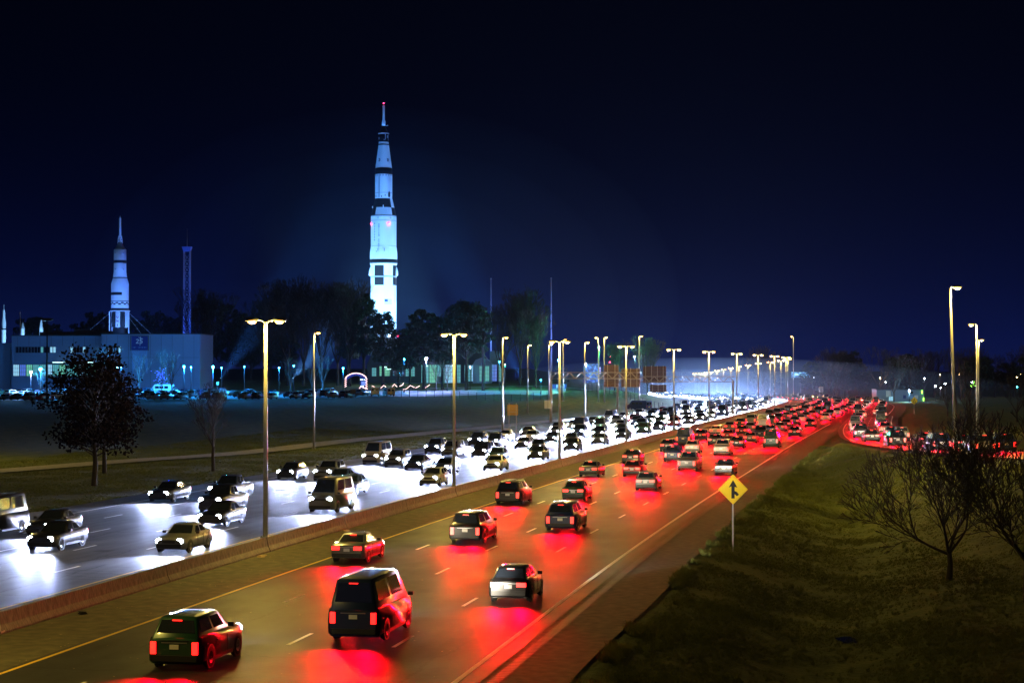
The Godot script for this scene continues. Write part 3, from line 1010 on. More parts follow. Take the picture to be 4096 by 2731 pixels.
	for q in [[-58.0, 73.6], [-10.0, 73.5], [14.0, 74.0]]:
		obj("dark_mark", B.new().box(Vector3(3.42 * sin(dg(q[0])), q[1], 3.42 * cos(dg(q[0]))), Vector3(0.24, 0.7, 0.1), Basis(Vector3.UP, dg(q[0]))), M.rocket_black, s3)
	var iu := B.new()
	for k in 9: iu.box(Vector3(3.41 * sin(dg(-80 + k * 20)), 81.9, 3.41 * cos(dg(-80 + k * 20))), Vector3(0.5, 0.7, 0.06), Basis(Vector3.UP, dg(-80 + k * 20)))
	obj("grey_patches", iu, M.rocket_grey, s3)
	shell(t, "instrument_ring", [[3.42, 82.4], [3.42, 84.8], [3.28, 84.85]], M.rocket_black)
	var sla := shell(t, "payload_cone", [[3.28, 84.85], [2.09, 93.9]], M.rocket_white)
	for a in [-38.0, -30.0, 32.0, 40.0]:
		obj("vent", B.new().bar(Vector3(2.92 * sin(dg(a)), 87.3, 2.92 * cos(dg(a))), Vector3(2.82 * sin(dg(a + 5)), 88.0, 2.82 * cos(dg(a + 5))), 0.2), M.rocket_black, sla)
		obj("vent", B.new().bar(Vector3(2.82 * sin(dg(a + 5)), 88.0, 2.82 * cos(dg(a + 5))), Vector3(2.76 * sin(dg(a)), 88.6, 2.76 * cos(dg(a))), 0.2), M.rocket_black, sla)
	shell(t, "dark_ring", [[2.1, 93.9], [2.1, 94.4], [1.95, 94.4]], M.rocket_black)
	shell(t, "white_ring", [[1.97, 94.4], [1.97, 95.2]], M.rocket_white)
	var sv := shell(t, "service_module", [[2.12, 95.2], [2.12, 98.7], [1.9, 98.75]], M.glass_dark)
	for q in [[-58.0, 96.6, 0.5, 0.9], [22.0, 97.3, 0.25, 2.6], [48.0, 97.2, 0.5, 1.0], [60.0, 97.2, 0.2, 3.0], [10.0, 96.0, 0.4, 0.3]]:
		obj("radiator", B.new().box(Vector3(2.13 * sin(dg(q[0])), q[1], 2.13 * cos(dg(q[0]))), Vector3(q[2], q[3], 0.08), Basis(Vector3.UP, dg(q[0]))), M.rocket_grey, sv)
	shell(sv, "rim", [[2.14, 98.3], [2.16, 98.4], [2.16, 98.7], [2.1, 98.76]], M.rocket_white)
	shell(t, "crew_capsule", [[1.9, 98.76], [0.72, 101.3], [0.6, 101.6]], M.rocket_black)
	var esc := shell(t, "escape_tower", [[0.33, 101.6], [0.72, 101.8], [0.72, 103.5], [0.5, 103.9], [0.49, 104.2], [0.49, 109.6], [0.15, 110.0]], M.rocket_white, 0, TAU, 14)
	obj("nozzle", B.new(true).tube([Vector3(0.4, 101.9, 0.2), Vector3(1.2, 101.6, 0.2), Vector3(1.7, 101.9, 0.2)], [0.12, 0.16, 0.22], 7), M.rocket_grey, esc)
	for q in [[0.0, 110.6, 0.0], [-69.0, 62.8, 5.25], [27.0, 62.8, 5.25]]:
		obj("red_beacon_lamp", B.new(true).lathe([Vector2(0, -0.22), Vector2(0.2, -0.1), Vector2(0.2, 0.1), Vector2(0, 0.22)], 8, 0, TAU, Vector3(q[2] * sin(dg(q[0])), q[1], q[2] * cos(dg(q[0])))), M.red_lamp, t)
		omni(t, Vector3((q[2] + 0.35) * sin(dg(q[0])), q[1] + (0.3 if q[2] == 0.0 else 0.0), (q[2] + 0.35) * cos(dg(q[0]))), Color(1, 0.05, 0.1), 1.5, 0.1)
	# floodlights
	var blue := Color(0.3, 0.6, 1.0)
	flood("floodlight left of the tall rocket, hidden by the trees", Vector3(-84, 3.6, -722), Vector3(-50.7, 44, -747), Color(0.5, 0.76, 1.0), 21000.0, 22.0)
	flood("floodlight right of the tall rocket, hidden by the trees", Vector3(-17, 3.6, -722), Vector3(-50.7, 44, -747), Color(0.5, 0.76, 1.0), 21000.0, 22.0)
	flood("floodlight far left of the tall rocket aimed at its upper stages", Vector3(-108, 3.6, -700), Vector3(-50.7, 92, -747), blue, 17000.0, 15.0)
	flood("floodlight far right of the tall rocket aimed at its upper stages", Vector3(4, 3.6, -700), Vector3(-50.7, 92, -747), blue, 17000.0, 15.0)
	# the shorter two-stage rocket on the left
	base = Vector3(-147.9, 4.0, -714)
	var u := thing("tank_rocket", "shorter white rocket with a checkered band, standing behind the long building", "rocket", base)
	var b1 := obj("first_stage", B.new(true).lathe([Vector2(0, 20.9), Vector2(1.6, 20.9), Vector2(1.6, 27.2)], 16), M.rocket_black, u)
	for k in 8:
		var a := dg(-7.0 + 45.0 * k)
		obj("tank", B.new(true).lathe([Vector2(0, 21.0), Vector2(0.86, 21.2), Vector2(0.86, 26.9), Vector2(0, 27.2)], 16, 0, TAU, Vector3(2.35 * sin(a), 0, 2.35 * cos(a))), M.rocket_black if k in [1, 7] else M.rocket_white, b1)
	var tw := "UNI"
	for k in 3:
		var a := dg(-7.0)
		obj("letter", text_mesh(tw[k], 1.2, 0.06), M.letter_red, b1).position = Vector3(2.35 * sin(a), 24.9 - 1.5 * k, 2.35 * cos(a) + 0.87)
	shell(b1, "spider_ring", [[0, 27.1], [3.75, 27.1], [3.75, 27.4], [3.3, 27.6]], M.rocket_white)
	for x in [-3.7, -2.75, 2.2, 3.55]:
		var w := 1.2 if x == 2.2 else 0.34
		obj("support_leg", B.new().box(Vector3(x, 9.0 if x == 2.2 else 13.5, 1.0), Vector3(w, 18.0 if x == 2.2 else 27.0, 0.4)), M.rocket_white, b1)
	obj("engine_skirt", B.new(true).lathe([Vector2(2.5, 10), Vector2(2.4, 20.9)], 16), M.rocket_black, b1)
	shell(u, "interstage", [[3.2, 27.6], [3.3, 28.3]], M.rocket_black)
	var b2 := shell(u, "second_stage", [[3.28, 28.3], [3.28, 37.5], [2.62, 39.7]], M.rocket_white)
	for k in 20:
		for j in 2:
			if (k + j) % 2 == 0:
				shell(b2, "checker", [[3.3, 29.6 + j * 0.5], [3.3, 30.1 + j * 0.5]], M.rocket_black, dg(k * 18), dg(k * 18 + 18), 2)
	shell(b2, "dark_line", [[3.31, 30.9], [3.31, 31.1]], M.rocket_black)
	shell(b2, "black_band", [[3.31, 33.2], [3.31, 34.3]], M.rocket_black, dg(-180), dg(24), 22)
	shell(u, "dark_ring", [[2.66, 39.6], [2.62, 39.95]], M.rocket_black)
	var b3 := shell(u, "upper_stage", [[2.6, 39.95], [2.33, 42.1], [2.33, 50.4], [2.2, 50.5]], M.rocket_white)
	shell(b3, "black_band", [[2.36, 45.3], [2.36, 46.4]], M.rocket_black)
	for q in [[-36.0, 49.0], [44.0, 49.0], [-36.0, 43.0], [44.0, 42.9]]:
		obj("thruster_block", B.new(true).lathe([Vector2(0, -0.3), Vector2(0.32, -0.2), Vector2(0.32, 0.2), Vector2(0, 0.3)], 8, 0, TAU, Vector3(2.32 * sin(dg(q[0])), q[1], 2.32 * cos(dg(q[0])))), M.rocket_grey, b3)
	shell(u, "crew_capsule", [[2.2, 50.5], [1.6, 51.2], [0.75, 52.8]], M.rocket_grey)
	var lt := B.new()
	for k in 4:
		var p := Vector3(0.95, 52.8, 0).rotated(Vector3.UP, k * PI / 2 + 0.5)
		var q := Vector3(0.62, 55.6, 0).rotated(Vector3.UP, k * PI / 2 + 0.5)
		var p2 := Vector3(0.95, 52.8, 0).rotated(Vector3.UP, k * PI / 2 + 0.5 + PI / 2)
		var q2 := Vector3(0.62, 55.6, 0).rotated(Vector3.UP, k * PI / 2 + 0.5 + PI / 2)
		lt.bar(p, q, 0.14).bar(q, q2, 0.12).bar(p, (q2 + p2) / 2, 0.1).bar((p + q) / 2, q2, 0.1).bar(p2, (p + q) / 2, 0.1).bar((q2 + p2) / 2, q, 0.1)
	obj("escape_lattice", lt, M.rocket_white, u)
	shell(u, "escape_motor", [[0.5, 55.5], [0.42, 56.2], [0.38, 62.2], [0.0, 63.4]], M.rocket_white, 0, TAU, 12)
	for q in [[-14.0, 0.0], [13.0, 4.0], [8.0, -6.0]]:
		obj("guy_wire", B.new().tube([Vector3(q[0] * 0.26, 26.6, 0), Vector3(q[0] * 1.5, 12.0, q[1])], [0.05, 0.05], 4), M.rocket_grey, u)
	flood("floodlight left of the checkered rocket, behind the building", Vector3(-170, 4.4, -690), Vector3(-147.9, 42, -714), Color(0.34, 0.56, 1.0), 2600.0, 26.0)
	flood("floodlight right of the checkered rocket, behind the building", Vector3(-127, 4.4, -690), Vector3(-147.9, 40, -714), Color(0.34, 0.56, 1.0), 3800.0, 26.0)
	# the lattice ride tower
	var lw := thing("ride_tower", "slim lattice tower with a square cabin and mast on top, left of the big trees", "tower", at(-120.2, 700))
	var gy := lw.position.y
	var top := 54.6 - gy
	for x in [-1.1, 1.1]:
		for z in [-1.1, 1.1]:
			obj("leg", B.new().bar(Vector3(x, 0, z), Vector3(x, top - 1.6, z), 0.26), M.galvanised, lw)
	var br := B.new()
	var y := 1.0
	var flip := false
	while y < top - 3.0:
		for z in [-1.1, 1.1]:
			br.bar(Vector3(-1.1, y, z), Vector3(1.1, y, z), 0.13)
			br.bar(Vector3(z, y, -1.1), Vector3(z, y, 1.1), 0.13)
			br.bar(Vector3(-1.1, y if flip else y + 2.3, z), Vector3(1.1, y + 2.3 if flip else y, z), 0.11)
			br.bar(Vector3(-1.1, y + 2.3 if flip else y, z * 0.95), Vector3(1.1, y if flip else y + 2.3, z * 0.95), 0.11)
			br.bar(Vector3(z, y if flip else y + 2.3, -1.1), Vector3(z, y + 2.3 if flip else y, 1.1), 0.11)
		flip = not flip
		y += 2.3
	obj("bracing", br, M.galvanised, lw)
	obj("cabin", B.new().quad_frustum(1.25, 1.7, top - 1.7, top), M.wall, lw)
	obj("mast", B.new(true).tube([Vector3(0, top, 0), Vector3(0, top + 6.8, 0)], [0.12, 0.05], 6), M.galvanised, lw)
	flood("floodlight at the foot of the lattice tower", Vector3(-112, 4.4, -684), Vector3(-120.2, 36, -700), Color(0.15, 0.35, 1.0), 4000.0, 34.0)
	# little rockets behind the roof, at the left edge
	var k := 650.0 / 7583.0
	var A := thing("small_rocket", "small white staged rocket with a needle tip at the left edge, above the roof", "rocket", at(-174.5, 650))
	shell(A, "body", [[0.75, 0], [0.75, 21.0 - 3.2], [0.85, 20.6 - 2.5], [0.75, 18.4], [0.72, 20.5], [0.4, 23.0], [0.42, 23.4], [0.38, 24.9]], M.rocket_white, 0, TAU, 14)
	shell(A, "dark_ring", [[0.78, 18.0], [0.92, 18.15], [0.92, 18.35], [0.78, 18.4]], M.rocket_black, 0, TAU, 14)
	shell(A, "needle", [[0.1, 24.9], [0.09, 26.6], [0.0, 27.2]], M.rocket_white, 0, TAU, 8)
	var Bk := thing("small_rocket", "small pale green rocket with a sharp cone tip above the building roof", "rocket", at(-168.0, 650))
	shell(Bk, "body", [[0.66, 0], [0.66, 18.4]], M.rocket_white, 0, TAU, 14)
	shell(Bk, "nose_cone", [[0.66, 18.4], [0.32, 20.0], [0.0, 21.4]], M.rocket_grey, 0, TAU, 14)
	var C := thing("small_rocket", "small bright white rocket with a long cone tip, left of the unlit high mast", "rocket", at(-161.6, 650))
	shell(C, "body", [[0.66, 0], [0.66, 18.8]], M.rocket_white, 0, TAU, 14)
	shell(C, "nose_cone", [[0.62, 18.8], [0.2, 21.3], [0.0, 22.2]], M.rocket_white, 0, TAU, 14)
	var D := thing("needle_rocket", "thin violet-lit needle rocket left of the pale green rocket", "rocket", at(-170.2, 655))
	shell(D, "body", [[0.2, 0], [0.2, 22.0], [0.16, 24.0], [0.0, 25.0]], M.rocket_grey, 0, TAU, 8)
	flood("floodlight under the small rockets at the left edge", Vector3(-160, 5, -632), Vector3(-167, 22, -651), Color(0.5, 0.75, 1.0), 1800.0, 38.0)
	# two slender masts
	for q in [[-7.8, "tall slender white mast behind the dome-shaped tree", 42.6], [14.5, "tall slender white mast right of the trees, over the third double lamp", 42.8]]:
		var mm := thing("flag_mast", q[1], "mast", at(q[0], 700), 0.0, "slender masts")
		var hh: float = q[2] - mm.position.y
		obj("pole", B.new(true).tube([Vector3.ZERO, Vector3(0, hh, 0)], [0.3, 0.2], 8), M.rocket_white, mm)
		obj("cap", B.new(true).lathe([Vector2(0.3, hh), Vector2(0.3, hh + 0.3), Vector2(0, hh + 0.5)], 8), M.rocket_white, mm)
	flood("floodlight near the slender masts", Vector3(2, 4.6, -672), Vector3(-7.8, 30, -700), Color(0.25, 0.42, 1.0), 2000.0, 40.0)
	flood("floodlight at the right-hand slender mast", Vector3(20, 4.6, -676), Vector3(14.5, 30, -700), Color(0.25, 0.42, 1.0), 1600.0, 40.0)

# ---------------------------------------------------------------- buildings
func window(t: Node3D, x: float, y: float, w: float, h: float, z: float, m: Material, mull := 0, rows := 1) -> void:
	# a window is its frame with the pane set back in it
	var fr := B.new()
	var f := 0.1
	fr.box(Vector3(x, y + h / 2 - f / 2, z), Vector3(w, f, 0.24)).box(Vector3(x, y - h / 2 + f / 2, z), Vector3(w, f, 0.24))
	fr.box(Vector3(x - w / 2 + f / 2, y, z), Vector3(f, h - 2 * f, 0.24)).box(Vector3(x + w / 2 - f / 2, y, z), Vector3(f, h - 2 * f, 0.24))
	for i in mull:
		fr.box(Vector3(x - w / 2 + w * (i + 1) / (mull + 1), y, z), Vector3(0.07, h - 2 * f, 0.2))
	for i in rows - 1:
		fr.box(Vector3(x, y - h / 2 + h * (i + 1) / rows, z), Vector3(w - 2 * f, 0.07, 0.18))
	var o := obj("window", fr, M.frame, t)
	obj("pane", B.new().box(Vector3(x, y, z - 0.02), Vector3(w - 0.1, h - 0.1, 0.04)), m, o)

func buildings() -> void:
	# the long museum building on the left
	var d := 560.0
	var t := thing("museum_building", "long blue-lit museum building with a flat roof behind the car park", "building", Vector3(-120.6, 3.6, -d))
	# local x: 0 is the step in the facade, y from 3.6
	obj("wall", B.new().box(Vector3(-13.7, 7.9, -10), Vector3(27.4, 15.8, 20)), M.wall, t)
	obj("wall", B.new().box(Vector3(14.5, 8.1, -8), Vector3(29, 16.2, 24)), M.wall_pale, t)
	obj("wall", B.new().box(Vector3(-39.5, 6.9, -12), Vector3(24, 13.8, 16)), M.wall, t)
	obj("roof_parapet", B.new().box(Vector3(-13.72, 15.9, -10), Vector3(27.7, 0.25, 20.3)).box(Vector3(14.5, 16.3, -8), Vector3(29.3, 0.25, 24.3)), M.roof, t)
	for q in [[-15.5, 17.2, 14.0, 2.0], [-9.0, 17.6, 5.0, 2.6], [-4.4, 17.4, 8.0, 2.2]]:
		obj("roof_plant", B.new().box(Vector3(q[0], q[1] - 1, -12 - absf(q[0]) * 0.2), Vector3(q[2], q[3], 3)), M.roof, t)
	obj("roof_dish", B.new(true).lathe([Vector2(0.1, 18.0), Vector2(0.55, 18.9), Vector2(0, 19.3)], 8, 0, TAU, Vector3(-1.6, 0, -6)), M.roof, t)
	for i in 9:      # joints between the wall panels
		obj("panel_joint", B.new().box(Vector3(1.6 + i * 3.2, 8.1, 4.02), Vector3(0.07, 15.6, 0.06)), M.roof, t)
		if i < 8: obj("panel_joint", B.new().box(Vector3(-25.6 + i * 3.3, 14.2, 0.02), Vector3(0.07, 2.8, 0.06)), M.roof, t)
	obj("panel_joint", B.new().box(Vector3(14.5, 9.4, 4.02), Vector3(28.6, 0.07, 0.06)), M.roof, t)
	# upper window band
	var x := -26.2
	for i in 15:
		var m: Material = M.glass_dark
		if i in [8]: m = M.window_cyan
		if i in [11, 12]: m = M.window_pale
		if i < 13: window(t, x + i * 0.92 + 0.46, 11.7, 0.9, 1.85, 0.05, m)
	for i in 6:
		window(t, -9.6 + i * 0.92, 11.7, 0.9, 1.85, 0.05, M.window_pale if i in [0, 4] else M.glass_dark)
	for i in 6:
		window(t, 1.6 + i * 0.76, 11.85, 0.74, 1.95, 4.05, M.window_pale if i == 5 else M.glass_dark)
	# lit ground floor
	var mats := [M.window_cyan, M.window_green, M.window_pale, M.window_cyan, M.window_cyan]
	for i in 13:
		var wm: Material = mats[(i * 7 + 2) % 5]
		if i == 1: wm = M.window_blue
		window(t, -26.0 + i * 1.95, 5.65, 1.9, 3.5, 0.05, wm, 2, 3)
	for i in 5:
		window(t, -49.0 + i * 2.2, 5.4, 1.9, 3.4, -3.9, M.window_cyan, 1, 2)
	obj("canopy", B.new().box(Vector3(-8.0, 7.75, 1.2), Vector3(17.0, 0.3, 2.2)), M.roof, t)
	for q in [[-14.0, 1.6], [-12.2, 2.4], [-8.2, 2.2], [-4.0, 2.6]]:
		obj("light_strip", B.new().box(Vector3(q[0], 7.98, 2.1), Vector3(q[1], 0.14, 0.1)), M.strip_white, t)
	obj("base_wall", B.new().box(Vector3(-13.7, 1.8, 0.25), Vector3(27.2, 3.6, 0.5)), M.wall, t)
	# banners on the right block
	var bn := thing("wall_banner", "dark blue wall banner with a white 25 emblem, upper right of the long building", "banner", Vector3(-109.3, 17.4, -555.7))
	obj("cloth", B.new().box(Vector3(0, -0.2, 0), Vector3(4.8, 4.1, 0.08)), M.banner_blue, bn)
	var bf := B.new()
	bf.box(Vector3(0, 2.0, 0.02), Vector3(5.6, 0.3, 0.3)).box(Vector3(-2.6, -0.3, 0.02), Vector3(0.35, 4.2, 0.3)).box(Vector3(2.6, -0.3, 0.02), Vector3(0.35, 4.2, 0.3))
	obj("frame", bf, M.frame, bn)
	obj("emblem", text_mesh("25", 1.9, 0.04), M.sign_white, bn).position = Vector3(-0.1, 0.35, 0.06)
	obj("emblem_star", B.new().bar(Vector3(-0.35, 1.55, 0.08), Vector3(1.0, 1.05, 0.08), 0.12).bar(Vector3(0.1, -0.9, 0.08), Vector3(0.3, 1.7, 0.08), 0.12), M.sign_white, bn)
	var wl_ := B.new()      # a line of worn lettering, too far off to read
	for i in 11:
		if i in [3]: continue
		wl_.box(Vector3(-1.9 + i * 0.38, -1.45, 0.06), Vector3(0.1 + 0.12 * (i % 2), 0.36 - 0.05 * (i % 3), 0.03))
	obj("worn_lettering", wl_, M.banner_pale, bn)
	var bn2 := thing("wall_banner", "tall pale banner with a mountain shape hanging below the dark blue banner", "banner", Vector3(-109.3, 11.6, -555.75))
	obj("cloth", B.new().box(Vector3(0, 0, 0), Vector3(4.5, 6.6, 0.08)), M.banner_pale, bn2)
	obj("mountain", B.new().prism(PackedVector2Array([Vector2(0.4, -3.2), Vector2(2.0, -3.2), Vector2(1.25, 1.8)]), 0.045, 0.06).prism(PackedVector2Array([Vector2(-2.1, -3.2), Vector2(0.2, -3.2), Vector2(-0.9, -0.6)]), 0.045, 0.06), M.wall, bn2)
	# the entrance pavilion right of the rocket
	var e := thing("entrance_pavilion", "low dark-roofed museum pavilion with a glowing green glass front, below the tall rocket", "building", Vector3(-26.0, 4.6, -640))
	obj("wall", B.new().box(Vector3(0, 3.2, -8), Vector3(46, 6.4, 16)), M.roof, e)
	obj("roof", B.new().prism(PackedVector2Array([Vector2(-23, 6.4), Vector2(19, 6.4), Vector2(15, 11.8), Vector2(-20.6, 11.8)]), -17, 0.8), M.roof, e)
	obj("tower_block", B.new().box(Vector3(21.0, 5.5, -4), Vector3(5, 11.0, 8)), M.wall_pale, e)
	window(e, -20.6, 3.9, 1.6, 3.0, 0.05, M.window_cyan, 1, 3)
	window(e, -17.0, 4.2, 3.7, 3.4, 0.05, M.window_green, 3, 4)
	window(e, -12.6, 4.2, 3.4, 3.4, 0.05, M.glass_dark, 4, 4)
	window(e, -8.4, 4.2, 3.2, 3.6, 0.05, M.window_cyan, 3, 4)
	for i in 5:
		window(e, -3.4 + i * 2.7, 3.3, 2.6, 6.2, 0.05, [M.window_cyan, M.window_green, M.window_cyan, M.window_pale, M.window_cyan][i], 2, 5)
	for i in 3:
		window(e, 11.0 + i * 2.4, 3.5, 2.3, 5.6, 0.05, M.window_cyan if i != 1 else M.window_pale, 2, 5)
	window(e, 20.0, 3.6, 2.0, 5.8, 0.05, M.window_blue, 1, 5)
	window(e, 22.2, 3.6, 1.6, 5.8, 0.05, M.window_cyan, 1, 5)
	for q in [[-16.6, 5.6, 1.9], [-15.6, 4.9, 1.4], [-3.0, 6.0, 1.2], [6.4, 6.1, 1.0]]:
		obj("ceiling_light", B.new().box(Vector3(q[0], q[1], 0.16), Vector3(q[2], 0.16, 0.06)), M.strip_white, e)
	obj("door", B.new().box(Vector3(1.8, 1.2, 0.24), Vector3(1.9, 2.4, 0.1)), M.frame, e)
	obj("step", B.new().box(Vector3(0, 0.1, 1.4), Vector3(30, 0.25, 2.6)), M.wall, e)
	# blank pale hall behind the trees right of the pavilion
	var h2 := thing("pale_hall", "pale hall with a barrel end peeping through the pine trunks", "building", Vector3(-9.8, 4.6, -626))
	obj("wall", B.new().prism(PackedVector2Array([Vector2(-3.2, 0), Vector2(3.2, 0), Vector2(3.2, 6.5), Vector2(2.2, 8.0), Vector2(0, 8.8), Vector2(-2.2, 8.0), Vector2(-3.2, 6.5)]), -9, 0), M.wall_pale, h2)
	window(h2, -0.4, 3.4, 1.4, 5.2, 0.05, M.window_cyan, 1, 4)
	window(h2, 1.6, 3.4, 1.4, 5.2, 0.05, M.window_cyan, 1, 4)
	# white building at the far right
	var w := thing("roadside_building", "small white flat building with pale posters, behind the small yellow diamond sign", "building", Vector3(127.0, G(127, 620) , -622))
	obj("wall", B.new().box(Vector3(0.5, 1.9, -4), Vector3(15.5, 3.8, 8)), M.wall_pale, w)
	obj("roof", B.new().box(Vector3(0.5, 3.9, -3.9), Vector3(16.0, 0.25, 8.6)), M.roof, w)
	for q in [[-3.4, 2.5, 1.5, 2.0, "sign_white"], [1.9, 1.5, 0.9, 1.1, "banner_blue"], [3.8, 1.4, 2.2, 0.9, "banner_pale"], [5.8, 1.4, 1.2, 1.2, "sign_white"]]:
		obj("poster", B.new().box(Vector3(q[0], q[1], 0.06), Vector3(q[2], q[3], 0.06)), M[q[4]], w)
	window(w, 4.2, 2.9, 1.0, 0.9, 0.05, M.glass_dark)
	window(w, -2.6, 0.9, 1.6, 1.6, 0.05, M.window_pale, 1)
	for q in [[7.6, 3.1], [8.1, 0.7]]:
		obj("light_tube", B.new().box(Vector3(q[0], q[1], 0.3), Vector3(0.2, 1.1, 0.12)), M.green_lamp, w)
	var wl := thing("yard_lamp", "dazzling blue-white yard lamp in front of the small white building", "lamp", at(123.8, 590))
	var lh := 10.33 - 97.0 * 590 / 7583 - wl.position.y
	obj("pole", B.new(true).tube([Vector3.ZERO, Vector3(0, lh, 0)], [0.1, 0.06], 6), M.dark_metal, wl)
	obj("lamp_globe", B.new(true).lathe([Vector2(0, -0.3), Vector2(0.28, -0.14), Vector2(0.28, 0.14), Vector2(0, 0.3)], 10, 0, TAU, Vector3(0, lh, 0)), M.white_lamp, wl)
	omni(wl, Vector3(0, lh - 0.38, 0.3), Color(0.6, 0.85, 1.0), 130.0, 0.12)
	omni(wl, Vector3(0, lh - 0.1, -0.5), Color(0.6, 0.85, 1.0), 130.0, 0.12)

# ---------------------------------------------------------------- signs, gantries, fences
func gantry(label: String, s: float, t0: float, t1: float, top: float, right_post: bool) -> Node3D:
	var p := P(s, t0)
	p.y = G(p.x, -p.z)
	var o := thing("sign_gantry", label, "gantry", p, yaw(s))
	var L := t1 - t0
	var y1 := top - p.y
	var y0 := y1 - 1.12
	for z in [-0.45, 0.45]:
		obj("post", B.new(true).tube([Vector3(0, -0.1, z), Vector3(0, y0 + 0.1, z)], [0.17, 0.16], 10), M.gantry_steel, o)
		if right_post:
			obj("post", B.new(true).tube([Vector3(L, 0, z), Vector3(L, y0 + 0.1, z)], [0.17, 0.16], 10), M.gantry_steel, o)
	var pb := B.new()
	var yy := 0.4
	var f := 1.0
	while yy < y0 - 0.8:
		pb.bar(Vector3(0, yy, -0.45 * f), Vector3(0, yy + 1.0, 0.45 * f), 0.07)
		f = -f
		yy += 1.0
	obj("post_bracing", pb, M.gantry_steel, o)
	for y in [y0, y1]:
		for z in [-0.45, 0.45]:
			obj("chord", B.new(true).tube([Vector3(-0.3, y, z), Vector3(L + 0.3, y, z)], [0.075, 0.075], 8), M.gantry_steel, o)
	var w := B.new()
	var x := 0.0
	var up := true
	while x < L - 0.5:
		for z in [-0.45, 0.45]:
			w.bar(Vector3(x, y0 if up else y1, z), Vector3(x + 1.15, y1 if up else y0, z), 0.08)
		w.bar(Vector3(x, y1, -0.45), Vector3(x + 1.15, y1, 0.45), 0.05)
		up = not up
		x += 1.15
	obj("truss_web", w, M.gantry_steel, o)
	obj("truss_end", B.new().bar(Vector3(-0.25, y0, 0.45), Vector3(-0.25, y1, 0.45), 0.08).bar(Vector3(-0.25, y0, -0.45), Vector3(-0.25, y1, -0.45), 0.08), M.gantry_steel, o)
	return o

func sign_back(label: String, s: float, t: float, ymid: float, w: float, h: float) -> void:
	var o := thing("overhead_sign", label, "road sign", P(s, t, ymid), yaw(s), "backs of overhead signs on the gantries")
	# seen from behind: a stack of aluminium boards on upright ribs
	var n := int(round(h / 0.62))
	for i in n:
		obj("panel_board", B.new().box(Vector3(0, -h / 2 + h * (i + 0.5) / n, -0.7), Vector3(w, h / n - 0.02, 0.06)), M.sign_back, o)
	for i in int(maxf(2, round(w / 1.4))):
		var k := int(maxf(2, round(w / 1.4)))
		obj("rib", B.new().box(Vector3(-w / 2 + w * (i + 0.5) / k, 0, -0.6), Vector3(0.1, h + 0.2, 0.14)), M.gantry_steel, o)

func diamond(label: String, called: String, X: float, d: float, lift: float, diag: float, turn: float, shapes: Array, light_band := false) -> void:
	var o := thing(called, label, "road sign", at(X, d), turn)
	obj("post", B.new().box(Vector3(0, (lift + diag * 0.8) / 2, -0.05), Vector3(0.075, lift + diag * 0.8 + 0.2, 0.06)), M.steel, o)
	var r := diag / 2
	var cy := lift + r
	var c := r * 0.06
	var pl := PackedVector2Array()
	for k in 4:
		var a := k * PI / 2
		var e := Vector2(cos(a), sin(a))
		var f := Vector2(-sin(a), cos(a))
		for q in [[-1.0, 0.5], [0.0, 0.0], [1.0, 0.5]]:
			pl.append(Vector2(0, cy) + e * (r - c * 1.0 * q[1] * 2.0) + f * c * q[0])
	obj("plate", B.new().prism(pl, 0.0, 0.012), M.sign_yellow, o)
	var bd := B.new()
	var k2 := 0.9
	for k in 4:
		var a := Vector2(cos(k * PI / 2), sin(k * PI / 2)) * r * k2
		var b := Vector2(cos((k + 1) * PI / 2), sin((k + 1) * PI / 2)) * r * k2
		bd.bar(Vector3(a.x, cy + a.y, 0.014), Vector3(b.x, cy + b.y, 0.014), r * 0.035, 0.004)
	obj("border", bd, M.sign_black, o)
	var ar := B.new()
	for s in shapes:
		var p := PackedVector2Array()
		for q in s: p.append(Vector2(q[0] * r, cy + q[1] * r))
		ar.prism(p, 0.013, 0.018)
	obj("symbol", ar, M.sign_black, o)

func fence(label: String, pts: Array, step: float, h: float) -> void:
	var o := thing("wire_fence", label, "fence")
	var rails := B.new()
	var prev = null
	for i in pts.size() - 1:
		var a := Vector2(pts[i][0], pts[i][1])
		var b := Vector2(pts[i + 1][0], pts[i + 1][1])
		var n := int((b - a).length() / step)
		for k in n:
			var q := a.lerp(b, float(k) / n)
			var p := at(q.x, q.y)
			obj("post", B.new().bar(p, p + Vector3(0, h, 0), 0.09), M.dark_metal, o)
			if prev != null:
				for e in [0.98, 0.66, 0.34]:
					rails.bar(prev + Vector3(0, h * e, 0), p + Vector3(0, h * e, 0), 0.02)
			prev = p
	obj("wire", rails, M.dark_metal, o)

func poster_tex(seed_: int, cols: Array, w: int, h: int, boxes: int) -> ImageTexture:
	var r := RandomNumberGenerator.new()
	r.seed = seed_
	var im := Image.create(w, h, false, Image.FORMAT_RGB8)
	im.fill(cols[0])
	var n := FastNoiseLite.new()
	n.seed = seed_
	n.frequency = 0.06
	for y in h:
		for x in w:
			var v := n.get_noise_2d(x, y * 1.3) * 0.5 + 0.5
			var c: Color = cols[0].lerp(cols[1], smoothstep(0.35, 0.6, v))
			if v > 0.62: c = c.lerp(cols[2], smoothstep(0.62, 0.75, v))
			im.set_pixel(x, y, c)
	for k in boxes:
		im.fill_rect(Rect2i(int(w * 0.06) + k * int(w * 0.1), int(h * 0.8), int(w * 0.07), int(h * 0.07)), cols[3])
	return ImageTexture.create_from_image(im)

func lit_board(key: String, tex: Texture2D, e: float) -> StandardMaterial3D:
	var m := mat(key, Color(0.1, 0.1, 0.1), 0.3)
	m.emission_enabled = true
	m.emission = Color.WHITE
	m.emission_operator = BaseMaterial3D.EMISSION_OP_MULTIPLY
	m.emission_texture = tex
	m.emission_energy_multiplier = e
	return m

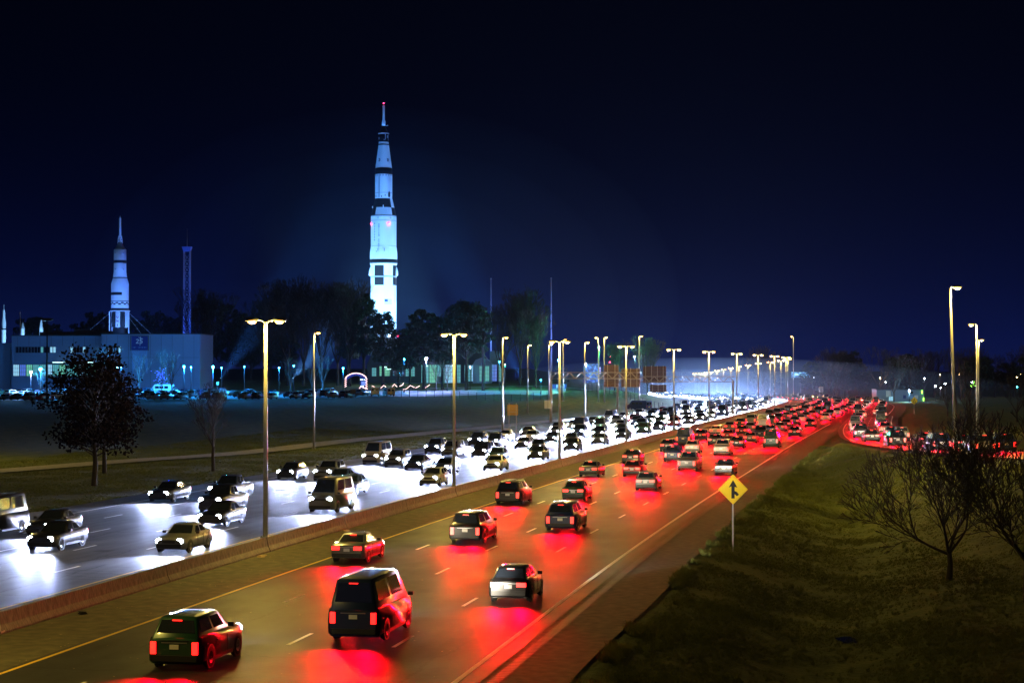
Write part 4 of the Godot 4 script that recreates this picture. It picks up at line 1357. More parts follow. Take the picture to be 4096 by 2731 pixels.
func board_face(w: float, h: float, z: float, y: float) -> B:
	var b := B.new()
	b.uvq(Vector3(-w / 2, y - h / 2, z), Vector3(w / 2, y - h / 2, z), Vector3(w / 2, y + h / 2, z), Vector3(-w / 2, y + h / 2, z))
	return b

func road_furniture() -> void:
	# overhead gantries
	gantry("brown steel truss gantry with twin left posts, reaching over the white-lit carriageway", 243, -31.0, -14.4, 9.25, false)
	sign_back("taller left one of the two sign backs on the truss gantry", 243, -19.8, 8.6, 2.75, 4.05)
	sign_back("wider right one of the two sign backs on the truss gantry", 243, -16.2, 8.25, 3.5, 3.4)
	gantry("second, fainter gantry farther down the white-lit carriageway", 305, -29.0, -4.0, 8.2, true)
	sign_back("sign back on the farther, fainter gantry", 305, -21.0, 8.6, 5.1, 3.6)
	sign_back("low pale sign back under the farther gantry's sign", 305, -20.2, 5.6, 3.6, 1.6)
	var pq := P(243, -31.6, 0)
	var ws := thing("white_sign", "pale square sign back fixed low on the gantry's left post", "road sign", Vector3(pq.x, 2.2, pq.z + 0.75), yaw(243))
	obj("plate", B.new().box(Vector3(0, 1.15, 0), Vector3(1.25, 1.55, 0.03)), M.sign_white, ws)
	obj("rib", B.new().box(Vector3(0, 1.15, 0.05), Vector3(0.08, 1.55, 0.06)), M.galvanised, ws)
	var yb := thing("guide_sign", "yellow-brown back of a small sign on two thin posts on the left slope", "road sign", at(0.1, 291), 0.05)
	for i in 3:
		obj("panel_board", B.new().box(Vector3(0, 3.2 + i * 0.55, 0), Vector3(1.62, 0.53, 0.05)), M.sign_back_yellow, yb)
	for x in [-0.55, 0.55]:
		obj("post", B.new().box(Vector3(x, 2.4, 0.06), Vector3(0.09, 4.9, 0.09)), M.gantry_steel, yb)
	obj("brace", B.new().box(Vector3(0, 3.45, 0.06), Vector3(1.5, 0.1, 0.06)), M.gantry_steel, yb)
	for q in [[-1.8, 262.0, "left one of two slim marker posts beside the white-lit carriageway"], [1.9, 282.0, "right one of two slim marker posts beside the white-lit carriageway"]]:
		var mk := thing("marker_post", q[2], "post", P(q[1] - 100, -26.4), 0.0)
		mk.position.y = gst(q[1] - 100, -26.4)
		obj("post", B.new().box(Vector3(0, 0.55, 0), Vector3(0.08, 1.1, 0.05)), M.gantry_steel, mk)
		obj("reflector", B.new().box(Vector3(0, 1.0, 0.03), Vector3(0.07, 0.12, 0.02)), M.sign_white, mk)
	var gr := thing("guard_rail", "short pale guard rail at the foot of the gantry's left post", "guard rail")
	var gb := B.new(true)
	var gp := []
	for i in 8:
		var s := 236.0 + i * 3.0
		var p := P(s, -27.4 + i * 0.08, 0)
		p.y = gst(s, -27.4)
		gp.append(p)
		obj("post", B.new().box(p + Vector3(0, 0.35, 0), Vector3(0.15, 0.75, 0.15)), M.galvanised, gr)
	for i in 7:
		for yv in [[0.5, 0.62, 0.0, 0.05], [0.62, 0.68, 0.05, 0.0], [0.68, 0.8, 0.0, 0.05]]:
			gb.quad(gp[i] + Vector3(0.12 + yv[2], yv[0], 0.1), gp[i + 1] + Vector3(0.12 + yv[2], yv[0], 0.1), gp[i + 1] + Vector3(0.12 + yv[3], yv[1], 0.1), gp[i] + Vector3(0.12 + yv[3], yv[1], 0.1))
	obj("beam", gb, M.galvanised, gr)
	# warning signs on the right
	diamond("yellow diamond merge sign with a black arrow on a thin post in the near grass", "merge_sign", 12.78, 109.6, 2.72, 1.74, 0.03, [
		[[-0.11, -0.6], [0.11, -0.6], [0.11, -0.42], [0.11, -0.02], [0.11, 0.16], [0.29, 0.12], [0.0, 0.62], [-0.29, 0.12], [-0.11, 0.2]],
		[[0.1, -0.1], [0.1, -0.3], [0.26, -0.46], [0.4, -0.35], [0.24, -0.16]]])
	diamond("small yellow diamond sign with two black lines far off by the white building", "lane_ends_sign", 89.2, 420.0, 2.0, 1.75, 0.0, [
		[[-0.34, -0.55], [-0.2, -0.55], [-0.2, 0.55], [-0.34, 0.55]],
		[[0.16, -0.55], [0.32, -0.55], [0.3, -0.1], [0.14, 0.25], [0.14, 0.55], [0.0, 0.55], [0.0, 0.2], [0.16, -0.12]]])
	var sp := thing("speed_sign", "white speed limit sign above the far bend of the red-lit carriageway", "road sign", at(112.6, 690), 0.0)
	obj("plate", B.new().box(Vector3(0, 3.6, 0), Vector3(1.6, 1.9, 0.04)), M.sign_white, sp)
	obj("lettering", text_mesh("SPEED", 0.36, 0.02), M.sign_black, sp).position = Vector3(0, 4.22, 0.035)
	obj("lettering", text_mesh("LIMIT", 0.36, 0.02), M.sign_black, sp).position = Vector3(0, 3.82, 0.035)
	obj("numerals", text_mesh("70", 0.9, 0.02), M.sign_black, sp).position = Vector3(0, 3.15, 0.035)
	for x in [-0.5, 0.5]: obj("post", B.new().box(Vector3(x, 2.2, -0.06), Vector3(0.1, 4.6, 0.08)), M.steel, sp)
	var sg := G(125.5, 950)
	var es := thing("exit_sign", "dark green guide sign with a white border and number tab behind the far lamps", "road sign", Vector3(125.5, sg, -950), 0.0)
	var yb0 := 1.4 - sg
	obj("plate", B.new().box(Vector3(0, yb0 + 2.1, 0), Vector3(4.6, 4.2, 0.08)), M.sign_green, es)
	obj("tab", B.new().box(Vector3(0.7, yb0 + 4.55, 0), Vector3(3.0, 0.66, 0.08)), M.sign_green, es)
	var eb := B.new()
	for q in [[0.0, 0.06, 4.4, 0.14], [0.0, 4.08, 4.4, 0.14]]: eb.box(Vector3(q[0], yb0 + q[1], 0.05), Vector3(q[2], q[3], 0.03))
	for x in [-2.2, 2.2]: eb.box(Vector3(x, yb0 + 2.07, 0.05), Vector3(0.14, 4.15, 0.03))
	obj("border", eb, M.sign_white, es)
	var el := B.new()   # lines of lettering, too far off to read
	for q in [[0.0, 3.35, 13], [0.1, 2.6, 9], [-0.35, 1.85, 6], [1.2, 1.9, 1], [-0.9, 0.95, 2], [0.5, 0.95, 5]]:
		for i in int(q[2]):
			el.box(Vector3(q[0] + (i - (q[2] - 1) / 2.0) * 0.25, yb0 + q[1], 0.06), Vector3(0.16, 0.34 + 0.06 * (i % 2), 0.03))
	for i in 3: el.box(Vector3(0.9 + i * 0.32, yb0 + 4.55, 0.06), Vector3(0.2, 0.36, 0.03))
	obj("worn_lettering", el, M.sign_white, es)
	for x in [-1.5, 1.5]: obj("post", B.new().box(Vector3(x, yb0 / 2, -0.12), Vector3(0.25, yb0 + 0.4, 0.2)), M.steel, es)
	# billboards
	var g := G(25.5, 610)
	var bb := thing("billboard", "glowing blue picture billboard on posts behind the gantry truss", "billboard", Vector3(25.5, g, -610))
	var bw := 4.9
	var bc := 8.2 - g
	lit_board("blue_poster_screen", poster_tex(5, [Color(0.02, 0.06, 0.55), Color(0.2, 0.4, 0.95), Color(0.6, 0.75, 1.0), Color(0.9, 0.95, 1.0)], 64, 80, 4), 0.8)
	obj("picture_screen", board_face(bw, 6.1, 0.06, bc), M.blue_poster_screen, bb)
	obj("cabinet", B.new().box(Vector3(0, bc, -0.2), Vector3(bw + 0.3, 6.4, 0.45)), M.board_post, bb)
	for x in [-1.9, 0.2, 1.9]: obj("post", B.new().box(Vector3(x, (bc - 3) / 2, -0.2), Vector3(0.25, bc - 3.0, 0.25)), M.board_post, bb)
	var sb := thing("tall_light_box", "narrow violet light box just left of the sign backs", "sign", Vector3(28.4, G(28.4, 612), -612))
	obj("cabinet", B.new().box(Vector3(0, 6.4, -0.14), Vector3(0.7, 2.6, 0.22)), M.board_post, sb)
	for q in [[7.15, 0.85], [6.35, 0.5], [5.65, 0.35]]:
		obj("light_panel", B.new().box(Vector3(0, q[0], 0), Vector3(0.56, q[1], 0.05)), M.window_violet, sb)
	obj("post", B.new().box(Vector3(0, 2.6, -0.14), Vector3(0.2, 5.2, 0.2)), M.board_post, sb)
	var lo := thing("low_blue_sign", "low blue-lit sign board on the lawn under the gantry truss", "sign", at(13.5, 560))
	obj("board", B.new().box(Vector3(0, 1.5, 0), Vector3(5.2, 1.3, 0.2)), M.banner_blue, lo)
	obj("light_panel", B.new().box(Vector3(0.8, 1.5, 0.12), Vector3(2.4, 1.0, 0.05)), M.window_blue, lo)
	obj("base", B.new().box(Vector3(0, 0.4, 0), Vector3(4.6, 0.8, 0.4)), M.wall, lo)
	var g3 := G(152, 1000)
	var fb := thing("distant_billboard", "distant wide billboard with a bright blue-white picture, right of the lamp row", "billboard", Vector3(152.5, g3, -1000))
	lit_board("bright_poster_screen", poster_tex(9, [Color(0.12, 0.35, 0.6), Color(0.45, 0.8, 0.95), Color(0.95, 1.0, 1.0), Color(0.9, 1, 1)], 72, 24, 0), 1.25)
	obj("picture_screen", board_face(10.0, 2.9, 0.06, 6.0 - g3), M.bright_poster_screen, fb)
	obj("cabinet", B.new().box(Vector3(0, 6.0 - g3, -0.3), Vector3(10.3, 3.2, 0.6)), M.board_post, fb)
	obj("post", B.new().box(Vector3(0, (4.4 - g3) / 2, -0.3), Vector3(0.6, 4.4 - g3, 0.6)), M.board_post, fb)
	# fences on the lawn
	fence("thin wire fence with dark posts along the lit drive", [[-30, 478], [-13, 470], [2, 462], [10, 452]], 2.3, 1.8)
	fence("thin wire fence with dark posts behind the green mound", [[18, 500], [28, 478], [37, 452]], 2.4, 1.8)
	# arch of fairy lights at the park entrance
	var ar := thing("lit_arch", "entrance archway outlined in pinkish fairy lights with zigzag legs", "archway", at(-46.2, 561))
	var pos := ar.position.y
	var tube := []
	for i in 21:
		var a := lerpf(-1.05, 1.05, i / 20.0)
		tube.append(Vector3(3.05 * sin(a) / sin(1.05), 3.55 + 1.35 * (cos(a) - cos(1.05)) / (1 - cos(1.05)), 0.12))
	obj("light_string", B.new(true).tube(tube, tube.map(func(_p): return 0.11), 6), M.string_pink, ar)
	for sx in [-1.0, 1.0]:
		var zz := []
		for i in 10:
			zz.append(Vector3(sx * (3.05 + (0.3 if i % 2 else -0.25)), 3.5 - i * (0.3 if sx < 0 else 0.36), 0.12))
		obj("light_string", B.new(true).tube(zz, zz.map(func(_p): return 0.1), 6), M.string_pink, ar)
		obj("post", B.new().box(Vector3(sx * 3.05, 1.75, -0.05), Vector3(0.2, 3.5, 0.2)), M.dark_metal, ar)
	var ab := B.new()
	for i in 20:
		ab.bar(tube[i] + Vector3(0, -0.5, -0.16), tube[i + 1] + Vector3(0, -0.5, -0.16), 0.06, 0.8)
	obj("arch_board", ab, M.banner_blue, ar)
	var word := "ENTRANCE"
	for i in word.length():
		var a := lerpf(-0.5, 0.5, i / 7.0)
		var l := obj("letter", text_mesh(word[i], 0.42, 0.02), M.banner_pale, ar)
		l.position = Vector3(3.05 * sin(a) / sin(1.05), 3.05 + 1.35 * (cos(a) - cos(1.05)) / (1 - cos(1.05)), 0.0)
		l.rotation.z = -a * 0.7
	# wavy strings of fairy lights to its right
	var fl := thing("fairy_light_wave", "wavy low string of pinkish fairy lights running right from the archway", "fairy lights", at(-34.5, 561))
	for q in [[-10.8, 0.4, [[0, 0], [0.6, 0.6], [1.3, 0.2], [2.4, -0.2]]], [-7.0, 0.6, [[0, 0.6], [1, 0.1], [2, -0.1]]], [-4.4, 0.5, [[0, 0], [0.9, 0.8], [1.5, 0.3]]], [-1.0, 0.9, [[0, 0], [0.6, 0.8], [1.4, 0]]], [1.2, 0.5, [[0, 0.5], [0.9, 1.0], [1.1, 1.6]]], [2.2, 0.1, [[0, 0], [1.0, 0.2], [2.1, 1.2], [3.2, 0.6]]], [5.9, 0.5, [[0, 0], [1.2, 0.7]]], [8.8, 0.6, [[0, 0], [1.3, 0.9]]]]:
		var pp := []
		for e in q[2]: pp.append(Vector3(q[0] + e[0] * 1.05, q[1] + e[1], 0))
		obj("light_string", B.new(true).tube(pp, pp.map(func(_p): return 0.09), 6), M.string_pink, fl)
	var st := B.new()
	for i in 9: st.box(Vector3(-10.0 + i * 2.5, 0.3, -0.06), Vector3(0.06, 0.9, 0.06))
	obj("stakes", st, M.dark_metal, fl)
	var ki := thing("ticket_kiosk", "small blue-lit kiosk seen through the archway", "kiosk", at(-45.0, 572))
	obj("body", B.new().box(Vector3(0, 1.6, 0), Vector3(1.7, 3.2, 1.6)), M.banner_blue, ki)
	obj("window_panel", B.new().box(Vector3(0.2, 1.5, 0.83), Vector3(1.3, 1.2, 0.06)), M.window_blue, ki)
	for q in [[-0.35, 2.6, 0.8], [0.6, 2.6, 0.5], [-0.2, 0.6, 0.9]]: obj("lamp_strip", B.new().box(Vector3(q[0], q[1], 0.87), Vector3(q[2], 0.26, 0.08)), M.strip_white, ki)
	obj("roof", B.new().box(Vector3(0, 3.3, 0), Vector3(2.1, 0.15, 2.0)), M.roof, ki)
	# red neon glow in the trees, radio mast with red lamps
	var ne := thing("red_neon_sign", "small red neon sign glowing through the trees right of the tall rocket", "neon sign", at(-39.0, 655))
	obj("neon_tube", B.new(true).tube([Vector3(-1.0, 16.4, 0), Vector3(-0.3, 16.0, 0), Vector3(0.5, 16.3, 0), Vector3(1.2, 16.0, 0)], [0.22, 0.3, 0.3, 0.2], 7), M.red_neon_sign, ne)
	obj("post", B.new().box(Vector3(0, 8, -0.4), Vector3(0.25, 16, 0.25)), M.dark_metal, ne)
	var rm := thing("radio_mast", "thin radio mast with two red lamps above the sign backs", "mast", at(46.6, 900))
	var mh := 10.33 + 41.0 * 900 / 7583 - rm.position.y
	obj("pole", B.new(true).tube([Vector3.ZERO, Vector3(0, mh, 0)], [0.25, 0.12], 6), M.dark_metal, rm)
	for y in [mh, mh - 2.8]:
		obj("red_beacon_lamp", B.new(true).lathe([Vector2(0, -0.3), Vector2(0.35, 0), Vector2(0, 0.3)], 8, 0, TAU, Vector3(0, y, 0.3)), M.red_lamp, rm)
	omni(rm, Vector3(0, mh + 0.5, 0.7), Color(1, 0.05, 0.08), 6.0, 0.1)
	# yellow and green small signs in the car park
	var pg := thing("car_park_sign", "small bright green sign on a post among the parked cars", "sign", at(-76.5, 492))
	obj("plate", B.new().box(Vector3(0, 3.3, 0), Vector3(0.6, 0.8, 0.04)), M.green_sign_lamp, pg)
	obj("post", B.new().box(Vector3(0, 1.5, -0.04), Vector3(0.08, 3.0, 0.06)), M.steel, pg)
	var bk := thing("notice_board", "dark notice board on two legs at the drive, before the white panel van", "notice board", at(-39.8, 474))
	obj("board", B.new().box(Vector3(0, 1.6, 0), Vector3(1.5, 1.0, 0.1)), M.board_post, bk)
	for x in [-0.65, 0.65]: obj("leg", B.new().box(Vector3(x, 0.85, 0), Vector3(0.1, 1.7, 0.1)), M.board_post, bk)

# ---------------------------------------------------------------- trees
var twig_r := 0.014

func grow(b: B, tips: Array, p: Vector3, dirn: Vector3, length: float, rad: float, depth: int, r: RandomNumberGenerator, spread: float, lift: float, min_n := 3) -> void:
	# one limb, bent in two or three pieces, then its children
	var pts := [p]
	var rad2 := rad * 0.62
	var d := dirn
	var n := 3 if depth > 2 else 2
	for i in n:
		d = (d + Vector3(r.randf_range(-1, 1), r.randf_range(-0.4, 0.6) + lift * 0.35, r.randf_range(-1, 1)) * 0.16).normalized()
		pts.append((pts[-1] as Vector3) + d * length / n)
	var rr := []
	for i in n + 1: rr.append(maxf(twig_r, lerpf(rad, rad2, float(i) / n)))
	b.tube(pts, rr, maxi(min_n, mini(depth + 2, 7)), false)
	var end: Vector3 = pts[-1]
	if depth <= 0:
		tips.append(end)
		return
	var k := 2 if r.randf() < 0.55 else 3
	var a0 := r.randf() * TAU
	for i in k:
		var a := a0 + TAU * i / k + r.randf_range(-0.4, 0.4)
		var u := d.cross(Vector3.UP if absf(d.y) < 0.9 else Vector3.RIGHT).normalized()
		var v := d.cross(u)
		var tilt := spread * r.randf_range(0.55, 1.15)
		if i == 0: tilt *= 0.45
		var nd := (d * cos(tilt) + (u * cos(a) + v * sin(a)) * sin(tilt) + Vector3.UP * lift * 0.25).normalized()
		grow(b, tips, end, nd, length * r.randf_range(0.66, 0.88), rad2 * (0.95 if i == 0 else 0.75), depth - 1, r, spread, lift, min_n)
	if depth >= 2:
		# a side shoot half way up
		var q: Vector3 = pts[1]
		var sd := (d + Vector3(r.randf_range(-1, 1), 0.25, r.randf_range(-1, 1)) * 0.9).normalized()
		grow(b, tips, q, sd, length * 0.6, rad * 0.4, depth - 2, r, spread, lift, min_n)

func bare_tree(h: float, wide: float, depth: int, seed_: int, trunk_frac: float, bark: Material, limbs := 4, rad_k := 1.0, spread := 0.5, lift := 0.5) -> Node3D:
	var r := RandomNumberGenerator.new()
	r.seed = seed_
	var t := Node3D.new()
	t.name = "bare_tree"
	add_child(t, true)
	var th := h * trunk_frac
	twig_r = h * 0.0021
	var rad := h * 0.017 * rad_k
	obj("trunk", B.new(true).tube([Vector3(0, -0.3, 0), Vector3(0, 0.15, 0), Vector3(r.randf_range(-0.05, 0.05) * th, th * 0.6, 0), Vector3(0, th, 0)], [rad * 1.7, rad * 1.25, rad, rad * 0.92], 9), bark, t)
	var b := B.new(true)
	var tips := []
	var rest := h - th
	var l := rest / (1.0 + 0.77 + 0.6 + (0.46 if depth > 3 else 0.1) + (0.35 if depth > 4 else 0.0)) * 1.02
	for i in limbs:
		var a := TAU * i / limbs + r.randf_range(-0.3, 0.3)
		var tilt := wide * r.randf_range(0.6, 1.1) * (0.25 if i == 0 else 1.0)
		grow(b, tips, Vector3(0, th - 0.05 * i * th * 0.4, 0), Vector3(sin(tilt) * cos(a), cos(tilt), sin(tilt) * sin(a)), l, rad * 0.62, depth, r, spread, lift)
	obj("branches", b, bark, t).set_meta("kind", "stuff")
	return t

func leaves(b: B, r: RandomNumberGenerator, c: Vector3, rad: Vector3, n: int, size: float) -> void:
	for i in n:
		var q := Vector3(r.randfn(), r.randfn(), r.randfn()).normalized() * pow(r.randf(), 0.45)
		var p := c + q * rad
		var x := Vector3(r.randf_range(-1, 1), r.randf_range(-1, 1), r.randf_range(-1, 1)).normalized()
		var y := x.cross(Vector3(r.randf_range(-1, 1), r.randf_range(-1, 1), r.randf_range(-1, 1))).normalized()
		var s := size * r.randf_range(0.6, 1.3)
		b.tri(p - x * s * 0.5, p + y * s * 0.32, p + x * s * 0.5)
		b.tri(p - x * s * 0.5, p + x * s * 0.5, p - y * s * 0.32)

func leafy_tree(h: float, w: float, trunk_frac: float, seed_: int, clumps: int, per: int, size: float, leaf: Material, dome := false) -> Node3D:
	var r := RandomNumberGenerator.new()
	r.seed = seed_
	var t := Node3D.new()
	t.name = "leafy_tree"
	add_child(t, true)
	var th := h * trunk_frac
	var rad := h * 0.018
	obj("trunk", B.new(true).tube([Vector3(0, -0.3, 0), Vector3(0, 0.2, 0), Vector3(0.1, th * 0.6, 0), Vector3(0, th, 0), Vector3(0.1, h * 0.8, 0)], [rad * 1.6, rad * 1.2, rad, rad * 0.85, rad * 0.25], 8), M.bark, t)
	var limb := B.new(true)
	var lv := B.new()
	for i in clumps:
		var f := (i + 0.5) / clumps
		var y: float
		var rr: float
		if dome:
			y = lerpf(0.45, 0.93, f) * h
			rr = w * 0.5 * sqrt(maxf(0.05, 1.0 - pow((f - 0.25) / 0.8, 2.0)))
		else:
			y = lerpf(trunk_frac * 1.02, 0.94, f) * h
			rr = w * 0.5 * (0.35 + 0.75 * sin(PI * clampf(0.12 + 0.82 * f, 0, 1)))
		var a := i * 2.39996 + r.randf_range(-0.4, 0.4)
		var dist := rr * (0.25 + 0.65 * sqrt(r.randf()))
		var c := Vector3(cos(a) * dist, y + r.randf_range(-0.03, 0.03) * h, sin(a) * dist)
		limb.tube([Vector3(0, y * 0.72, 0), Vector3(c.x * 0.5, y * 0.88, c.z * 0.5), c], [rad * 0.34, rad * 0.22, rad * 0.08], 4, false)
		leaves(lv, r, c, Vector3(1, 0.62, 1) * w * r.randf_range(0.13, 0.2), per, size)
	obj("limbs", limb, M.bark, t).set_meta("kind", "stuff")
	obj("crown", lv, leaf, t).set_meta("kind", "stuff")
	return t

func place(o: Node3D, label: String, X: float, d: float, sc := Vector3.ONE, turn := 0.0, group := "", first := false) -> Node3D:
	var c: Node3D = o
	if not first:
		c = o.duplicate()
		c.name = o.name
		add_child(c, true)
	tag(c, label, "tree", group)
	c.position = at(X, d, -0.05)
	c.rotation.y = turn
	c.scale = sc
	return c

func zone_label(count: Dictionary, kind: String, zone: String) -> String:
	var key := kind + zone
	count[key] = count.get(key, 0) + 1
	var k: int = count[key] - 1
	return "%s, %s from the left, %s" % [kind, "first" if k == 0 else ORD[mini(k, 23)], zone]

func trees() -> void:
	# right foreground
	var a := bare_tree(7.3, 1.1, 6, 21, 0.2, M.twig, 5, 1.1, 0.6, 0.32)
	a.name = "bare_small_tree"
	place(a, "wide bare bush-like tree standing alone on the dark slope, right foreground", 22.6, 98, Vector3.ONE, 0.4, "", true)
	var b := bare_tree(7.8, 1.05, 6, 33, 0.26, M.twig, 5, 1.1, 0.6, 0.32)
	b.name = "bare_small_tree"
	place(b, "bare tree cut by the right edge of the picture, nearest of all the trees", 23.9, 88, Vector3.ONE, 1.4, "", true)
	# left foreground
	var oak := leafy_tree(12.2, 8.4, 0.28, 5, 58, 85, 0.36, M.leaf_brown)
	place(oak, "dark leafy tree with the thicker front trunk, left of the nearest double lamp", -36.6, 166, Vector3.ONE, 0.0, "", true)
	place(oak, "dark leafy tree whose thinner trunk stands just behind and right of the front one", -39.8, 185, Vector3(0.85, 0.9, 0.85), 2.0)
	var sap := bare_tree(7.8, 0.5, 5, 44, 0.32, M.twig, 4, 1.15)
	place(sap, "slim bare young tree on the grass between the leafy trees and the nearest double lamp", -29.8, 189, Vector3.ONE, 0.0, "", true)
	# big trees in the middle distance
	var big := bare_tree(26.0, 0.6, 6, 7, 0.26, M.bark, 5, 0.9)
	var mids := [
		[-77.0, 590.0, 0.93, "leftmost tall bare tree behind the nearest double lamp's left head"],
		[-71.0, 600.0, 1.12, "tall bare tree behind the nearest double lamp's right head"],
		[-65.5, 595.0, 1.03, "tall bare tree just left of the single lamp by the frontage lane"],
		[-61.0, 605.0, 1.08, "tall bare tree right behind the single lamp by the frontage lane"],
		[-55.0, 598.0, 1.06, "tall bare tree second to the left of the dark pine beside the rocket"],
		[-50.6, 590.0, 1.08, "tall bare tree immediately left of the dark pine beside the rocket"],
		[-103.6, 640.0, 1.04, "broad bare tree right of the lattice tower, over the building roof"],
		[2.6, 600.0, 1.0, "large bare tree right of the dome-shaped tree"],
		[-3.0, 585.0, 0.85, "bare tree wedged between the dome-shaped tree and the large bare one"],
		[7.2, 575.0, 0.78, "smaller bare tree right of the large bare one, left of the slender mast"],
		[40.0, 560.0, 0.6, "bare tree behind the sign backs, right of the fourth double lamp"],
		[31.0, 570.0, 0.55, "bare tree behind the blue billboard and its narrow light box"],
	]
	for i in mids.size():
		place(big, mids[i][3], mids[i][0], mids[i][1], Vector3(mids[i][2] * 0.92, mids[i][2], mids[i][2] * 0.92), i * 1.7, "large bare trees of the museum grounds", i == 0)
	var pine := leafy_tree(26.0, 9.5, 0.34, 9, 46, 120, 0.8, M.leaf_dark)
	pine.name = "pine_tree"
	place(pine, "dark dense pine touching the left side of the tall rocket", -46.4, 592, Vector3(0.95, 1.14, 0.95), 0.0, "", true)
	place(pine, "open pine standing in front of the tall rocket's foot with light showing through", -39.2, 575, Vector3(0.95, 0.92, 0.95), 1.0)
	place(pine, "dark pine right of the tall rocket, left part of the right-hand clump", -31.2, 580, Vector3(0.9, 0.72, 0.9), 2.2)
	place(pine, "dark pine in the right-hand clump, behind the globe lamp", -26.4, 570, Vector3(1.25, 0.95, 1.25), 3.0)
	place(pine, "dark pine between the globe lamp and the second double lamp", -20.6, 562, Vector3(0.95, 0.86, 0.95), 4.1)
	place(pine, "dark pine standing left of the dense pine, before the lit archway's trees", -52.0, 600, Vector3(0.85, 0.98, 0.85), 5.0)
	place(pine, "low dark pine between the tall rocket's foot and the red neon sign", -35.2, 588, Vector3(0.9, 0.6, 0.9), 0.6)
	var dome := leafy_tree(27.0, 15.5, 0.4, 13, 70, 120, 0.8, M.leaf_dark, true)
	dome.name = "dome_tree"
	place(dome, "big dark dome-shaped tree over the second double lamp", -13.4, 556, Vector3.ONE, 0.0, "", true)
	var slim := leafy_tree(24.0, 5.0, 0.5, 17, 22, 90, 0.7, M.leaf_dark)
	slim.name = "pine_tree"
	place(slim, "slim dark pine with a bare trunk just left of the slender mast", -8.4, 552, Vector3.ONE, 0.0, "", true)
	place(slim, "slim dark pine with a bare trunk behind the green glass entrance", -16.4, 552, Vector3(0.9, 0.94, 0.9), 1.5)
	var pale := bare_tree(7.6, 0.5, 4, 51, 0.3, M.bark_pale, 4, 1.3)
	pale.name = "pale_bare_tree"
	var pl := [
		[-18.6, 545.0, 0.95, "pale many-stemmed bare tree left of the second double lamp's pole"],
		[-50.5, 505.0, 1.25, "pale bare tree left of the lit archway, beside the parked cars"],
		[-113.5, 520.0, 1.5, "bare tree in front of the lit windows right of the dazzling cyan lamp"],
		[-119.0, 478.0, 0.9, "small bare tree right under the dazzling cyan lamp"],
		[-92.0, 505.0, 1.45, "bare tree beside the hanging wall banners"],
		[-98.4, 500.0, 1.35, "bare tree just left of the hanging wall banners"],
		[-84.4, 470.0, 1.2, "bare tree in front of the parked cars right of the white van"],
		[-107.6, 505.0, 1.6, "bare tree above the brown-leaved tree, before the upper windows"],
		[-57.5, 492.0, 1.2, "bare tree among the parked cars under the twin-armed cyan lamp"],
		[-52.2, 495.0, 0.9, "low bare tree among the parked cars right of the single lamp's pole"],
		[-22.0, 549.0, 1.1, "bare tree standing on the kerb before the green glass entrance"],
		[14.0, 535.0, 1.0, "bare tree on the lawn behind the gantry truss"],
	]
	for i in pl.size():
		place(pale, pl[i][3], pl[i][0], pl[i][1], Vector3.ONE * float(pl[i][2]), i * 2.1, "small bare trees of the car park", i == 0)
	var bt := place(pale, "small tree wrapped in dark blue lights right of the white van", -88.8, 480, Vector3(0.8, 0.95, 0.8), 0.5)
	var bl := B.new()
	var r := RandomNumberGenerator.new()
	r.seed = 3
	for i in 60:
		var q := Vector3(r.randfn() * 1.1, 5.6 + r.randfn() * 1.3, r.randfn() * 1.1)
		bl.box(q, Vector3.ONE * 0.12)
	obj("blue_light_string", bl, M.blue_lamp, bt)
	omni(bt, Vector3(0, 5.6, 1.6), Color(0.05, 0.1, 1.0), 10.0, 0.3)
	# dark tree line on the right and behind the museum
	var lb := bare_tree(19.0, 0.6, 4, 61, 0.22, M.bark, 5, 1.0)
	var ld := leafy_tree(18.0, 11.0, 0.25, 63, 34, 70, 0.9, M.leaf_dark)
	var places := []
	r.seed = 77
	for i in 46:
		var X := 113.0 + i * 3.1
		places.append([X + r.randf_range(-1.5, 1.5), 745.0 + r.randf() * 160.0 + (60.0 if X < 128 else 0.0), r.randf_range(0.8, 1.12)])
	for i in 10:
		places.append([66.0 + i * 5.2, 1120.0 + r.randf() * 160, r.randf_range(0.55, 0.75)])
	var zone_n := {}
	places.sort_custom(func(a1, b1): return a1[0] / a1[1] < b1[0] / b1[1])
	for i in places.size():
		var q = places[i]
		var bare := r.randf() < 0.62
		var o: Node3D = lb if bare else ld
		var first: bool = not o.has_meta("label")
		var label: String
		var grp := "trees of the dark tree line on the right"
		if q[1] < 1000:
			var px: float = q[0] / q[1]
			var zone := "left of the white building" if px < 0.198 else ("behind the white building" if px < 0.222 else ("between white building and leaning lamp pole" if px < 0.233 else ("between the two tall ramp lamps" if px < 0.245 else "right of the bright ramp lamp")))
			label = zone_label(zone_n, "far bare tree" if bare else "far leafy tree", zone)
		else:
			grp = "trees far behind the hazy end of the road"
			label = zone_label(zone_n, "hazy bare tree" if bare else "hazy leafy tree", "beyond the far lamp row")
		place(o, label, q[0], q[1], Vector3(q[2] * 1.05, q[2], q[2] * 1.05), r.randf() * TAU, grp, first)
	for i in 17:
		var X := -212.0 + i * 7.2
		var px := X / 820.0
		var zone := "left of the checkered rocket" if px < -0.215 else ("between checkered rocket and lattice tower" if px < -0.172 else "right of the lattice tower")
		place(ld, zone_label(zone_n, "dark tree over museum roof", zone), X, 800 + r.randf() * 40, Vector3(1.3, 1.35 + r.randf() * 0.35 + (0.25 if i > 10 else 0.0), 1.3), r.randf() * TAU, "dark trees behind the museum roof")
